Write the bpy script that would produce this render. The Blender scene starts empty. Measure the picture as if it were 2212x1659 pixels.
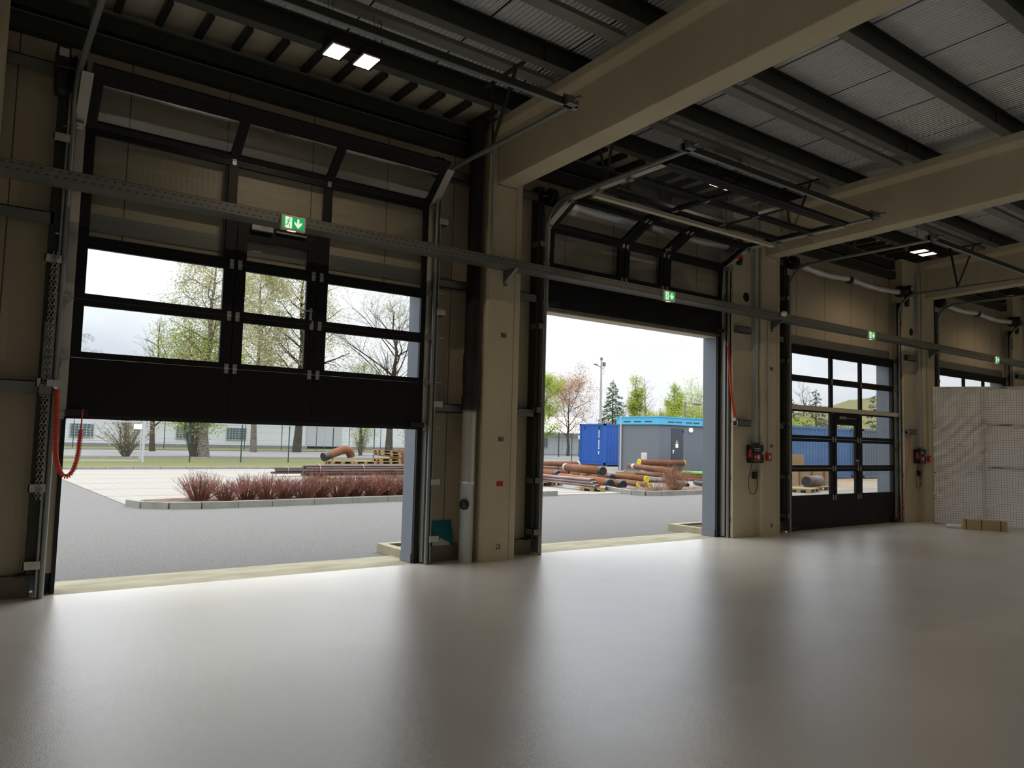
import bpy, math, random
from mathutils import Vector, Matrix

# ------------------------------------------------------------------ camera, sky, exposure
SC = bpy.context.scene
COL = SC.collection
SC.view_settings.view_transform = 'Standard'
SC.view_settings.look = 'None'
SC.view_settings.exposure = 0.0
SC.view_settings.gamma = 1.0
SC.view_settings.use_curve_mapping = False
SC.cycles.use_denoising = True
SC.cycles.max_bounces = 10
SC.cycles.diffuse_bounces = 6
SC.cycles.glossy_bounces = 4
SC.cycles.transparent_max_bounces = 16
SC.cycles.transmission_bounces = 4
SC.cycles.caustics_reflective = False
SC.cycles.caustics_refractive = False
SC.cycles.sample_clamp_indirect = 6.0

CAM = Vector((-5.650, -8.221, 1.616))
YAW, PITCH, ROLL, FOC = 0.6287, 0.0731, 0.0257, 1619.5
def cam_setup():
    cy, sy, cp, sp = math.cos(YAW), math.sin(YAW), math.cos(PITCH), math.sin(PITCH)
    f = Vector((sy*cp, cy*cp, sp)); r = Vector((cy, -sy, 0)); u = r.cross(f)
    cr, sr = math.cos(ROLL), math.sin(ROLL)
    r2 = r*cr+u*sr; u2 = u*cr-r*sr
    M = Matrix((r2, u2, -f)).transposed().to_4x4()
    M.translation = CAM
    cd = bpy.data.cameras.new('camera'); co = bpy.data.objects.new('camera', cd); COL.objects.link(co)
    co.matrix_world = M
    cd.sensor_fit = 'HORIZONTAL'; cd.sensor_width = 36.0; cd.lens = FOC/2212*36.0
    cd.clip_start = 0.05; cd.clip_end = 600
    SC.camera = co
cam_setup()

def make_world():
    w = bpy.data.worlds.new('overcast_sky'); SC.world = w; w.use_nodes = True
    nt = w.node_tree; nt.nodes.clear()
    N = nt.nodes.new; L = nt.links.new
    tc = N('ShaderNodeTexCoord'); mp = N('ShaderNodeMapping'); mp.inputs['Scale'].default_value = (1.0, 1.0, 2.6)
    n1 = N('ShaderNodeTexNoise'); n1.inputs['Scale'].default_value = 2.2; n1.inputs['Detail'].default_value = 7; n1.inputs['Roughness'].default_value = .52
    cr = N('ShaderNodeValToRGB'); e = cr.color_ramp.elements
    e[0].position = .30; e[0].color = (.60, .65, .72, 1); e[1].position = .66; e[1].color = (.98, .99, 1.0, 1)
    bg = N('ShaderNodeBackground'); 
    out = N('ShaderNodeOutputWorld')
    L(tc.outputs['Generated'], mp.inputs['Vector']); L(mp.outputs['Vector'], n1.inputs['Vector'])
    L(n1.outputs['Fac'], cr.inputs['Fac']); L(cr.outputs['Color'], bg.inputs['Color']); L(bg.outputs['Background'], out.inputs['Surface'])
    # overcast luminance: three times brighter overhead than at the horizon
    sp = N('ShaderNodeSeparateXYZ'); L(tc.outputs['Generated'], sp.inputs[0])
    mx = N('ShaderNodeMath'); mx.operation = 'MAXIMUM'; mx.inputs[1].default_value = 0.0; L(sp.outputs[2], mx.inputs[0])
    ma = N('ShaderNodeMath'); ma.operation = 'MULTIPLY_ADD'; ma.inputs[1].default_value = 2.9*SKY; ma.inputs[2].default_value = .72*SKY; L(mx.outputs[0], ma.inputs[0])
    L(ma.outputs[0], bg.inputs['Strength'])
SKY = 1.36
make_world()
LAMP_EMIT = 3.2
LAMP_W = 27.0

# ------------------------------------------------------------------ mesh helpers
WL = {}
class MB:
    def __init__(s): s.v = []; s.f = []; s.mi = []; s.sm = []; s.m = 0
    def add(s, vs, fs, smooth=False):
        o = len(s.v); s.v.extend([tuple(v) for v in vs])
        for f in fs: s.f.append([o+i for i in f]); s.mi.append(s.m); s.sm.append(smooth)
        return s
    def box(s, x0, x1, y0, y1, z0, z1):
        if x0 > x1: x0, x1 = x1, x0
        if y0 > y1: y0, y1 = y1, y0
        if z0 > z1: z0, z1 = z1, z0
        return s.add([(x0,y0,z0),(x1,y0,z0),(x1,y1,z0),(x0,y1,z0),(x0,y0,z1),(x1,y0,z1),(x1,y1,z1),(x0,y1,z1)],
                     [(0,3,2,1),(4,5,6,7),(0,1,5,4),(1,2,6,5),(2,3,7,6),(3,0,4,7)])
    def bar(s, p, q, w, h, up=(0,0,1)):
        p, q, up = Vector(p), Vector(q), Vector(up)
        d = (q-p).normalized(); a = d.cross(up)
        if a.length < 1e-4: a = d.cross(Vector((1,0,0)))
        a.normalize(); b = a.cross(d)
        a *= w/2; b *= h/2
        c = [p-a-b, p+a-b, p+a+b, p-a+b, q-a-b, q+a-b, q+a+b, q-a+b]
        return s.add(c, [(0,1,2,3),(7,6,5,4),(0,4,5,1),(1,5,6,2),(2,6,7,3),(3,7,4,0)])
    def tube(s, pts, r, n=8, caps=True, smooth=True):
        pts = [Vector(p) for p in pts]; k = len(pts)
        rs = r if isinstance(r, (list, tuple)) else [r]*k
        vs = []; ref = None
        for i, p in enumerate(pts):
            t = (pts[min(i+1, k-1)]-pts[max(i-1, 0)])
            if t.length < 1e-9: t = Vector((0,0,1))
            t.normalize()
            if ref is None:
                ref = Vector((0,0,1)) if abs(t.z) < .9 else Vector((1,0,0))
            a = ref-t*ref.dot(t)
            if a.length < 1e-5: a = t.orthogonal()
            a.normalize(); ref = a; b = t.cross(a)
            for j in range(n):
                g = 2*math.pi*j/n
                vs.append(p+(a*math.cos(g)+b*math.sin(g))*rs[i])
        fs = []
        for i in range(k-1):
            for j in range(n):
                j2 = (j+1) % n
                fs.append((i*n+j, i*n+j2, (i+1)*n+j2, (i+1)*n+j))
        s.add(vs, fs, smooth)
        if caps:
            s.add(vs[:n], [tuple(range(n))[::-1]]); s.add(vs[-n:], [tuple(range(n))])
        return s
    def lathe(s, p, ax, prof, n=20, smooth=True):
        p = Vector(p); ax = Vector(ax).normalized(); a = ax.orthogonal().normalized(); b = ax.cross(a)
        vs = []
        for (t, r) in prof:
            for j in range(n):
                g = 2*math.pi*j/n
                vs.append(p+ax*t+(a*math.cos(g)+b*math.sin(g))*r)
        fs = []
        for i in range(len(prof)-1):
            for j in range(n):
                j2 = (j+1) % n
                fs.append((i*n+j, i*n+j2, (i+1)*n+j2, (i+1)*n+j))
        return s.add(vs, fs, smooth)
    def disc(s, p, ax, r, n=20):
        p = Vector(p); ax = Vector(ax).normalized(); a = ax.orthogonal().normalized(); b = ax.cross(a)
        return s.add([p+(a*math.cos(2*math.pi*j/n)+b*math.sin(2*math.pi*j/n))*r for j in range(n)], [tuple(range(n))])
    def prism(s, poly, axis, c0, c1):
        # poly of (a,b); axis 0: (c,a,b); 1: (a,c,b); 2: (a,b,c)
        def P(a, b, c): return (c,a,b) if axis == 0 else ((a,c,b) if axis == 1 else (a,b,c))
        n = len(poly); vs = [P(a,b,c0) for a, b in poly]+[P(a,b,c1) for a, b in poly]
        fs = [tuple(range(n))[::-1], tuple(range(n, 2*n))]+[(i, (i+1) % n, n+(i+1) % n, n+i) for i in range(n)]
        return s.add(vs, fs)
    def quad(s, a, b, c, d): return s.add([a,b,c,d], [(0,1,2,3)])
    def build(s, name, mats, parent=None, origin=None, bevel=0, local=False, fix=True):
        me = bpy.data.meshes.new(name)
        if parent is not None: o3 = Vector((0,0,0)) if local else WL[parent.name]
        else: o3 = Vector(origin or (0,0,0))
        me.from_pydata([tuple(Vector(v)-o3) for v in s.v], [], s.f)
        if not isinstance(mats, (list, tuple)): mats = [mats]
        for m in mats: me.materials.append(m)
        me.polygons.foreach_set('material_index', s.mi); me.polygons.foreach_set('use_smooth', s.sm)
        me.update()
        if fix:
            import bmesh
            bm = bmesh.new(); bm.from_mesh(me); bmesh.ops.recalc_face_normals(bm, faces=bm.faces); bm.to_mesh(me); bm.free()
        ob = bpy.data.objects.new(name, me); COL.objects.link(ob)
        if parent is not None: ob.parent = parent; WL[ob.name] = o3
        else: ob.location = o3; WL[ob.name] = o3
        if bevel:
            b = ob.modifiers.new('edge', 'BEVEL'); b.width = bevel; b.segments = 2; b.limit_method = 'ANGLE'
        return ob

def tag(o, label=None, cat=None, group=None, kind=None):
    if label: o['label'] = label
    if cat: o['category'] = cat
    if group: o['group'] = group
    if kind: o['kind'] = kind
    return o
def thing(name, loc, label, cat, group=None, kind=None, rotz=0):
    o = bpy.data.objects.new(name, None); COL.objects.link(o); o.empty_display_size = .1
    o.location = loc; o.rotation_euler = (0, 0, rotz); WL[o.name] = Vector(loc)
    return tag(o, label, cat, group, kind)
def copy_tree(o, parent=None):
    c = o.copy(); COL.objects.link(c); WL[c.name] = WL.get(o.name, Vector((0,0,0)))
    if parent is not None: c.parent = parent
    for ch in list(o.children): copy_tree(ch, c)
    return c
ORD = ['first','second','third','fourth','fifth','sixth','seventh','eighth','ninth','tenth','eleventh','twelfth','thirteenth','fourteenth','fifteenth','sixteenth']

# ------------------------------------------------------------------ materials
def srgb(r, g, b):
    def c(x):
        x /= 255.0
        return x/12.92 if x <= .04045 else ((x+.055)/1.055)**2.4
    return (c(r), c(g), c(b), 1)
def mat(name, col, rough=.6, metal=0.0, spec=.5, var=None, bump=None, stripes=None, emit=None, coat=0):
    """var=(scale, colour2, contrast[, detail]); bump=(scale, strength, dist); stripes=(axis, period, width, colour, offset)"""
    m = bpy.data.materials.new(name); m.use_nodes = True
    nt = m.node_tree; N = nt.nodes.new; L = nt.links.new
    b = nt.nodes['Principled BSDF']
    b.inputs['Base Color'].default_value = col; b.inputs['Roughness'].default_value = rough
    b.inputs['Metallic'].default_value = metal; b.inputs['Specular IOR Level'].default_value = spec
    if coat: b.inputs['Coat Weight'].default_value = coat
    tc = N('ShaderNodeTexCoord'); src = None
    if var:
        n = N('ShaderNodeTexNoise'); n.inputs['Scale'].default_value = 1.0; n.inputs['Detail'].default_value = var[3] if len(var) > 3 else 6
        mp = N('ShaderNodeMapping'); sc = var[0] if isinstance(var[0], (tuple, list)) else (var[0],)*3
        mp.inputs['Scale'].default_value = sc
        L(tc.outputs['Object'], mp.inputs['Vector']); L(mp.outputs['Vector'], n.inputs['Vector'])
        r = N('ShaderNodeValToRGB'); c = var[2]
        r.color_ramp.elements[0].position = .5-c; r.color_ramp.elements[1].position = .5+c
        r.color_ramp.elements[0].color = col; r.color_ramp.elements[1].color = var[1]
        L(n.outputs['Fac'], r.inputs['Fac']); src = r.outputs['Color']
    for st in (stripes or []):
        ax, per, wid, sc = st[:4]; off = st[4] if len(st) > 4 else 0
        sp = N('ShaderNodeSeparateXYZ'); L(tc.outputs['Object'], sp.inputs[0])
        a = N('ShaderNodeMath'); a.operation = 'ADD'; a.inputs[1].default_value = off; L(sp.outputs[ax], a.inputs[0])
        d = N('ShaderNodeMath'); d.operation = 'DIVIDE'; d.inputs[1].default_value = per; L(a.outputs[0], d.inputs[0])
        fr = N('ShaderNodeMath'); fr.operation = 'FRACT'; L(d.outputs[0], fr.inputs[0])
        lt = N('ShaderNodeMath'); lt.operation = 'LESS_THAN'; lt.inputs[1].default_value = wid/per; L(fr.outputs[0], lt.inputs[0])
        mx = N('ShaderNodeMix'); mx.data_type = 'RGBA'
        L(lt.outputs[0], mx.inputs['Factor'])
        if src is not None: L(src, mx.inputs['A'])
        else: mx.inputs['A'].default_value = col
        mx.inputs['B'].default_value = sc; src = mx.outputs['Result']
    if src is not None: L(src, b.inputs['Base Color'])
    if bump:
        n = N('ShaderNodeTexNoise'); n.inputs['Scale'].default_value = 1.0; n.inputs['Detail'].default_value = 3
        mp = N('ShaderNodeMapping'); sc = bump[0] if isinstance(bump[0], (tuple, list)) else (bump[0],)*3
        mp.inputs['Scale'].default_value = sc
        L(tc.outputs['Object'], mp.inputs['Vector']); L(mp.outputs['Vector'], n.inputs['Vector'])
        bp = N('ShaderNodeBump'); bp.inputs['Strength'].default_value = bump[1]; bp.inputs['Distance'].default_value = bump[2]
        L(n.outputs['Fac'], bp.inputs['Height']); L(bp.outputs['Normal'], b.inputs['Normal'])
    if emit:
        b.inputs['Emission Color'].default_value = emit[0]; b.inputs['Emission Strength'].default_value = emit[1]
    return m
def wave_bump(m, axis, period, strength, dist):
    nt = m.node_tree; N = nt.nodes.new; L = nt.links.new; b = nt.nodes['Principled BSDF']
    tc = N('ShaderNodeTexCoord'); sp = N('ShaderNodeSeparateXYZ'); L(tc.outputs['Object'], sp.inputs[0])
    mu = N('ShaderNodeMath'); mu.operation = 'MULTIPLY'; mu.inputs[1].default_value = 2*math.pi/period; L(sp.outputs[axis], mu.inputs[0])
    si = N('ShaderNodeMath'); si.operation = 'SINE'; L(mu.outputs[0], si.inputs[0])
    bp = N('ShaderNodeBump'); bp.inputs['Strength'].default_value = strength; bp.inputs['Distance'].default_value = dist
    L(si.outputs[0], bp.inputs['Height']); L(bp.outputs['Normal'], b.inputs['Normal'])
    return m
def glass(name, tint, haze):
    m = bpy.data.materials.new(name); m.use_nodes = True; nt = m.node_tree; nt.nodes.clear(); N = nt.nodes.new; L = nt.links.new
    tr = N('ShaderNodeBsdfTransparent'); tr.inputs['Color'].default_value = tint
    gl = N('ShaderNodeBsdfGlossy'); gl.inputs['Roughness'].default_value = .03; gl.inputs['Color'].default_value = (.9,.9,.9,1)
    df = N('ShaderNodeBsdfDiffuse'); df.inputs['Color'].default_value = (.8,.8,.8,1)
    tcn = N('ShaderNodeTexCoord'); no = N('ShaderNodeTexNoise'); no.inputs['Scale'].default_value = 2.5; no.inputs['Detail'].default_value = 1
    bp = N('ShaderNodeBump'); bp.inputs['Strength'].default_value = .12; bp.inputs['Distance'].default_value = .02
    L(tcn.outputs['Object'], no.inputs['Vector']); L(no.outputs['Fac'], bp.inputs['Height']); L(bp.outputs['Normal'], gl.inputs['Normal'])
    lw = N('ShaderNodeLayerWeight'); lw.inputs['Blend'].default_value = .5
    pw = N('ShaderNodeMath'); pw.operation = 'POWER'; pw.inputs[1].default_value = 5.0; L(lw.outputs['Facing'], pw.inputs[0])
    fr = N('ShaderNodeMath'); fr.operation = 'MULTIPLY_ADD'; fr.inputs[1].default_value = .9; fr.inputs[2].default_value = .045; L(pw.outputs[0], fr.inputs[0])
    m1 = N('ShaderNodeMixShader'); m2 = N('ShaderNodeMixShader'); m2.inputs[0].default_value = haze
    L(fr.outputs[0], m1.inputs[0]); L(tr.outputs[0], m1.inputs[1]); L(gl.outputs[0], m1.inputs[2])
    L(m1.outputs[0], m2.inputs[1]); L(df.outputs[0], m2.inputs[2])
    o = N('ShaderNodeOutputMaterial'); L(m2.outputs[0], o.inputs['Surface'])
    return m
def leafmat(name, c1, c2):
    m = bpy.data.materials.new(name); m.use_nodes = True; nt = m.node_tree; nt.nodes.clear(); N = nt.nodes.new; L = nt.links.new
    tc = N('ShaderNodeTexCoord'); n = N('ShaderNodeTexNoise'); n.inputs['Scale'].default_value = 1.3; n.inputs['Detail'].default_value = 3
    r = N('ShaderNodeValToRGB'); r.color_ramp.elements[0].position = .35; r.color_ramp.elements[1].position = .65
    r.color_ramp.elements[0].color = c1; r.color_ramp.elements[1].color = c2
    L(tc.outputs['Object'], n.inputs['Vector']); L(n.outputs['Fac'], r.inputs['Fac'])
    d = N('ShaderNodeBsdfDiffuse'); t = N('ShaderNodeBsdfTranslucent'); mx = N('ShaderNodeMixShader'); mx.inputs[0].default_value = .45
    L(r.outputs['Color'], d.inputs['Color']); L(r.outputs['Color'], t.inputs['Color'])
    L(d.outputs[0], mx.inputs[1]); L(t.outputs[0], mx.inputs[2])
    o = N('ShaderNodeOutputMaterial'); L(mx.outputs[0], o.inputs['Surface'])
    return m

M = {}
def floor_mat():
    m = mat('epoxy_floor', srgb(206,200,188), .36, 0, .8, var=((.5,.5,.5), srgb(220,215,203), .22))
    nt = m.node_tree; N = nt.nodes.new; L = nt.links.new; b = nt.nodes['Principled BSDF']
    b.inputs['IOR'].default_value = 2.1
    tc = N('ShaderNodeTexCoord')
    n = N('ShaderNodeTexNoise'); n.inputs['Scale'].default_value = 160; n.inputs['Detail'].default_value = 2
    n2 = N('ShaderNodeTexNoise'); n2.inputs['Scale'].default_value = 2.2; n2.inputs['Detail'].default_value = 5
    L(tc.outputs['Object'], n.inputs['Vector']); L(tc.outputs['Object'], n2.inputs['Vector'])
    bp = N('ShaderNodeBump'); bp.inputs['Strength'].default_value = .34; bp.inputs['Distance'].default_value = .004
    bp2 = N('ShaderNodeBump'); bp2.inputs['Strength'].default_value = .10; bp2.inputs['Distance'].default_value = .02
    L(n.outputs['Fac'], bp.inputs['Height']); L(n2.outputs['Fac'], bp2.inputs['Height']); L(bp.outputs['Normal'], bp2.inputs['Normal'])
    L(bp2.outputs['Normal'], b.inputs['Normal'])
    mr = N('ShaderNodeMapRange'); mr.inputs['To Min'].default_value = .20; mr.inputs['To Max'].default_value = .268
    L(n2.outputs['Fac'], mr.inputs['Value']); L(mr.outputs['Result'], b.inputs['Roughness'])
    return m
M['floor'] = floor_mat()
M['concrete'] = mat('concrete', srgb(206,194,166), .8, 0, .3, var=((1.1,1.1,.7), srgb(188,175,148), .2, 8), bump=(25, .15, .004))
M['concrete_pale'] = mat('threshold_concrete', srgb(216,206,178), .85, 0, .3, var=((1.5,4,1), srgb(176,170,138), .2, 8))
M['plinth'] = mat('plinth_concrete', srgb(128,118,100), .85, 0, .3, var=(2, srgb(100,92,78), .25))
M['panel'] = mat('wall_panel', srgb(172,160,136), .38, 0, .5, stripes=[(0, 1.0, .012, srgb(80,74,62), .45)])
wave_bump(M['panel'], 0, .055, .10, .004)
M['deck'] = mat('roof_deck', srgb(232,232,233), .34, 0, .5, stripes=[(0, 1.16, .025, srgb(45,44,42), .1)])
wave_bump(M['deck'], 0, .066, 1.0, .016)
M['steel_dark'] = mat('steel_dark', srgb(56,58,50), .5, .3, .4)
M['flange'] = mat('steel_flange', srgb(112,113,106), .5, .3, .5)
M['strip'] = mat('grey_channel', srgb(136,136,130), .45, .3, .5)
M['galv'] = mat('galvanised', srgb(176,176,170), .42, .65, .5, var=(9, srgb(150,150,146), .2))
M['rail'] = mat('rail_steel', srgb(140,141,136), .4, .6, .5)
M['galv_dark'] = mat('galvanised_dark', srgb(120,120,114), .45, .6, .5)
M['cap'] = mat('end_cap_grey', srgb(186,182,170), .45, .3, .5)
M['black'] = mat('door_black', srgb(20,20,22), .5, 0, .25)
M['rubber'] = mat('rubber', srgb(18,18,18), .7)
M['slate'] = mat('slate_cladding', srgb(112,120,130), .45, .2, .5)
M['glass'] = glass('door_glass', (.93,.945,.95,1), .015)
M['soffit'] = mat('soffit', srgb(214,204,182), .6)
M['silver'] = mat('silver_pipe', srgb(225,228,228), .30, .45, .6)
M['white'] = mat('white_paint', srgb(232,232,230), .5)
M['trunk_grey'] = mat('trunking_grey', srgb(170,172,172), .5)
M['redplastic'] = mat('red_plastic', srgb(182,30,24), .4)
M['reddark'] = mat('dark_red_plastic', srgb(150,24,24), .4)
M['cablered'] = mat('red_cable', srgb(226,78,42), .45)
M['green'] = mat('sign_green', srgb(0,140,80), .5, emit=(srgb(0,170,95), .75))
M['signwhite'] = mat('sign_white', srgb(235,240,225), .5, emit=(srgb(235,240,215), .75))
M['signframe'] = mat('sign_frame', srgb(196,188,172), .5)
M['led'] = mat('led_panel', (1,1,1,1), .5, emit=((1.0,.78,.50,1), LAMP_EMIT))
M['boxblack'] = mat('black_plastic', srgb(26,26,28), .45)
M['carton'] = mat('cardboard', srgb(186,158,120), .8)
M['teal'] = mat('teal_board', srgb(14,104,112), .55)
M['bevelwhite'] = mat('label_white', srgb(225,225,220), .6)
# outdoors
M['asphalt'] = mat('asphalt', srgb(172,169,165), .85, 0, .3, var=((60,60,60), srgb(120,118,114), .16, 10), bump=(90, .4, .008))
M['paving'] = mat('paving', srgb(232,226,214), .85, 0, .2, stripes=[(1, .6, .03, srgb(205,198,186)), (1, 2.4, .16, srgb(190,186,180)), (0, .3, .02, srgb(212,206,194))])
M['gravel'] = mat('gravel', srgb(206,202,192), .9, 0, .2, var=(5, srgb(172,166,154), .2, 9))
M['sand'] = mat('sand', srgb(222,176,124), .9, 0, .2, var=(.8, srgb(206,198,186), .12, 6))
M['road'] = mat('road', srgb(196,192,194), .9, 0, .2, var=(3, srgb(180,176,178), .2))
M['kerb'] = mat('kerb_stone', srgb(190,190,182), .85, 0, .3, var=(3, srgb(164,164,152), .25))
M['soil'] = mat('soil', srgb(110,84,70), .95, 0, .1, var=(9, srgb(196,168,150), .18, 8), bump=(30, 1, .03))
M['turf'] = mat('turf', srgb(146,160,84), .95, 0, .1, var=((.5,1.6,1), srgb(156,144,116), .10, 9))
M['greenpost'] = mat('green_post', srgb(28,84,74), .5)
M['wire'] = mat('fence_wire', srgb(120,140,134), .5, .4)
M['gatewhite'] = mat('gate_white', srgb(226,230,236), .5)
M['render'] = mat('white_render', srgb(232,236,242), .8, 0, .2)
M['darkwin'] = mat('dark_window', srgb(70,80,90), .2, 0, .6, stripes=[(0, .3, .05, srgb(150,160,165)), (2, .22, .04, srgb(150,160,165))])
M['wood'] = mat('pallet_wood', srgb(214,186,140), .8, 0, .2, var=((2,12,12), srgb(184,150,104), .25))
M['rust'] = mat('rusty_steel', srgb(164,110,76), .75, .1, .3, var=((2,2,2), srgb(132,82,56), .25, 8))
M['rust_orange'] = mat('orange_rust_steel', srgb(186,112,60), .75, .1, .3, var=((2,2,2), srgb(150,86,50), .25, 8))
M['steelpipe'] = mat('bare_steel_pipe', srgb(176,158,158), .45, .3, .5, var=((14,1,14), srgb(128,104,102), .2))
M['bundle'] = mat('bundled_steel', srgb(160,138,132), .55, .2, .4, var=((1,20,20), srgb(104,80,76), .2))
M['blackwrap'] = mat('black_wrap', srgb(24,24,27), .3, 0, .6, bump=(40, .8, .02))
M['yellow'] = mat('yellow_cap', srgb(244,220,40), .5)
M['whitecap'] = mat('white_band', srgb(232,226,214), .6)
M['greenpipe'] = mat('green_coated_pipe', srgb(150,226,120), .5)
M['blue'] = mat('container_blue', srgb(36,96,190), .45, 0, .5)
M['blue_pale'] = mat('faded_blue', srgb(84,138,206), .55, 0, .4, var=((.5,.5,2), srgb(110,156,212), .2))
M['blue_grey'] = mat('blue_grey_container', srgb(120,136,156), .55)
M['stationgrey'] = mat('station_grey', srgb(138,146,156), .7)
M['stationdoor'] = mat('station_door', srgb(92,102,114), .5)
M['turq'] = mat('turquoise', srgb(84,184,226), .55)
M['bark'] = mat('bark', srgb(120,104,88), .9, 0, .1, var=(6, srgb(86,72,60), .25))
M['birch'] = mat('birch_bark', srgb(196,186,172), .85, 0, .1, var=((5,5,14), srgb(120,108,98), .15))
M['twig'] = mat('twig', srgb(132,112,98), .9, 0, .1)
M['redtwig'] = mat('red_twig', srgb(158,104,90), .8, 0, .2, var=(1.5, srgb(186,128,110), .25))
M['drytwig'] = mat('dry_twig', srgb(186,146,112), .85, 0, .2)
M['leaf_birch'] = leafmat('leaf_birch', srgb(192,188,126), srgb(220,214,166))
M['leaf_green'] = leafmat('leaf_fresh', srgb(166,190,70), srgb(206,216,110))
M['leaf_bronze'] = leafmat('leaf_bronze', srgb(196,150,112), srgb(214,176,140))
M['needle'] = leafmat('needles', srgb(88,116,84), srgb(126,150,112))
M['needle_dark'] = leafmat('needles_dark', srgb(92,104,88), srgb(120,128,108))
M['hill'] = mat('spoil_earth', srgb(178,160,120), .95, 0, .1, var=(.12, srgb(150,160,100), .15, 8))
def fabric_mat():
    m = mat('screen_fabric', srgb(240,236,232), .6, 0, .3)
    nt = m.node_tree; N = nt.nodes.new; L = nt.links.new; b = nt.nodes['Principled BSDF']
    uv = N('ShaderNodeUVMap'); sp = N('ShaderNodeSeparateXYZ'); L(uv.outputs[0], sp.inputs[0])
    outs = []
    for k in (0, 1):
        d = N('ShaderNodeMath'); d.operation = 'DIVIDE'; d.inputs[1].default_value = .05; L(sp.outputs[k], d.inputs[0])
        f = N('ShaderNodeMath'); f.operation = 'FRACT'; L(d.outputs[0], f.inputs[0])
        l = N('ShaderNodeMath'); l.operation = 'LESS_THAN'; l.inputs[1].default_value = .13; L(f.outputs[0], l.inputs[0]); outs.append(l)
    mxx = N('ShaderNodeMath'); mxx.operation = 'MAXIMUM'; L(outs[0].outputs[0], mxx.inputs[0]); L(outs[1].outputs[0], mxx.inputs[1])
    mx = N('ShaderNodeMix'); mx.data_type = 'RGBA'; mx.inputs['A'].default_value = srgb(246,241,236); mx.inputs['B'].default_value = srgb(178,170,164)
    L(mxx.outputs[0], mx.inputs['Factor']); L(mx.outputs['Result'], b.inputs['Base Color'])
    t = N('ShaderNodeBsdfTranslucent'); ms = N('ShaderNodeMixShader'); ms.inputs[0].default_value = .5; o = [q for q in nt.nodes if q.type == 'OUTPUT_MATERIAL'][0]
    L(mx.outputs['Result'], t.inputs['Color']); L(b.outputs[0], ms.inputs[1]); L(t.outputs[0], ms.inputs[2]); L(ms.outputs[0], o.inputs['Surface'])
    return m
M['fabric'] = fabric_mat()

def scale_mat(m, f):
    for nd in m.node_tree.nodes:
        if nd.type == 'VALTORGB':
            for e in nd.color_ramp.elements: c = e.color; e.color = (c[0]*f, c[1]*f, c[2]*f, 1)
        elif nd.type == 'BSDF_PRINCIPLED': c = nd.inputs['Base Color'].default_value; nd.inputs['Base Color'].default_value = (c[0]*f, c[1]*f, c[2]*f, 1)
        elif nd.type == 'MIX':
            for q in nd.inputs:
                if q.type == 'RGBA': c = q.default_value; q.default_value = (c[0]*f, c[1]*f, c[2]*f, 1)
for k_ in 'paving gravel sand road kerb soil turf greenpost wire gatewhite render wood rust rust_orange steelpipe bundle yellow whitecap greenpipe blue blue_pale blue_grey stationgrey stationdoor turq bark birch twig redtwig drytwig leaf_birch leaf_green leaf_bronze needle needle_dark hill'.split():
    scale_mat(M[k_], {'paving': .36, 'render': .76, 'gatewhite': .55, 'redtwig': .66, 'twig': .5, 'drytwig': .55, 'leaf_birch': .78, 'leaf_green': .70, 'leaf_bronze': .7, 'needle': .66, 'turf': .42, 'gravel': .40, 'stationgrey': .48, 'blue': .66, 'turq': .78, 'steelpipe': .66, 'kerb': .58, 'needle_dark': .5, 'rust': .5, 'rust_orange': .5, 'yellow': .6, 'whitecap': .5, 'wood': .46}.get(k_, .42))
scale_mat(M['asphalt'], .47); scale_mat(M['concrete_pale'], .62)

# ------------------------------------------------------------------ the hall shell
SL = .031                                   # roof slope, rising away from the door wall
X0, X1, YR = -14.0, 44.0, -26.0
def zb(y): return 5.074-SL*y               # underside of the concrete beams
def zt(y): return 5.93-SL*y                # their top
b = MB(); b.box(X0, X1, YR, .30, -.25, 0); tag(b.build('floor', M['floor']), 'glossy grey epoxy floor of the hall', 'floor', kind='structure')
BAYS = range(-2, 6)
b = MB()
b.box(X0, X1, .40, .63, 3.531, 6.35)
for k in BAYS:
    xa, xb = 6*k+5.116, 6*k+7.124
    b.box(xa, xb, .40, .63, .2, 3.531)
tag(b.build('wall_back', M['panel']), 'beige sandwich panel wall around and above the big doors', 'wall', kind='structure')
b = MB()
for k in BAYS: b.box(6*k+5.18, 6*k+6.95, .30, .63, 0, .205)
tag(b.build('baseboard_back', M['plinth']), 'low concrete plinth under the panel wall', 'plinth', kind='structure')
b = MB()
for k in (0, 1, 2, 3): b.box(6*k+5.22, 6*k+5.885, .12, .41, 0, 5.9)
tag(b.build('wall_pier', M['concrete'], bevel=.01), 'concrete wall strips between the door rails and the columns', 'wall', kind='structure')
b = MB(); b.box(X0-.2, X0, YR, .63, 0, 6.9); tag(b.build('wall_left', M['panel']), 'panel end wall beyond the left edge', 'wall', kind='structure')
b = MB(); b.box(X1, X1+.2, YR, .63, 0, 6.9); tag(b.build('wall_right', M['panel']), 'panel end wall far off to the right', 'wall', kind='structure')
b = MB(); b.box(X0, X1, YR-.2, YR, 0, 2.6); b.box(X0, X1, YR-.2, YR, 3.4, 7.1)
for k in range(-3, 8): b.box(max(X0, 6*k-.4), min(X1, 6*k+.6), YR-.2, YR, 2.6, 3.4)  # band of rear window openings, added unseen to let daylight brighten the hall
tag(b.build('wall_front', M['panel']), 'panel wall behind the viewer', 'wall', kind='structure')
# roof deck
def zd(y): return zt(y)+.27
b = MB()
for ya, yb in ((YR, -15.3), (-13.2, .63)): b.prism([(ya, zd(ya)), (yb, zd(yb)), (yb, zd(yb)+.12), (ya, zd(ya)+.12)], 0, X0, X1)  # gap between the two slabs is an added roof opening for fill daylight
tag(b.build('ceiling', M['deck']), 'ribbed grey roof deck panels over the purlins', 'ceiling', kind='structure')
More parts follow.
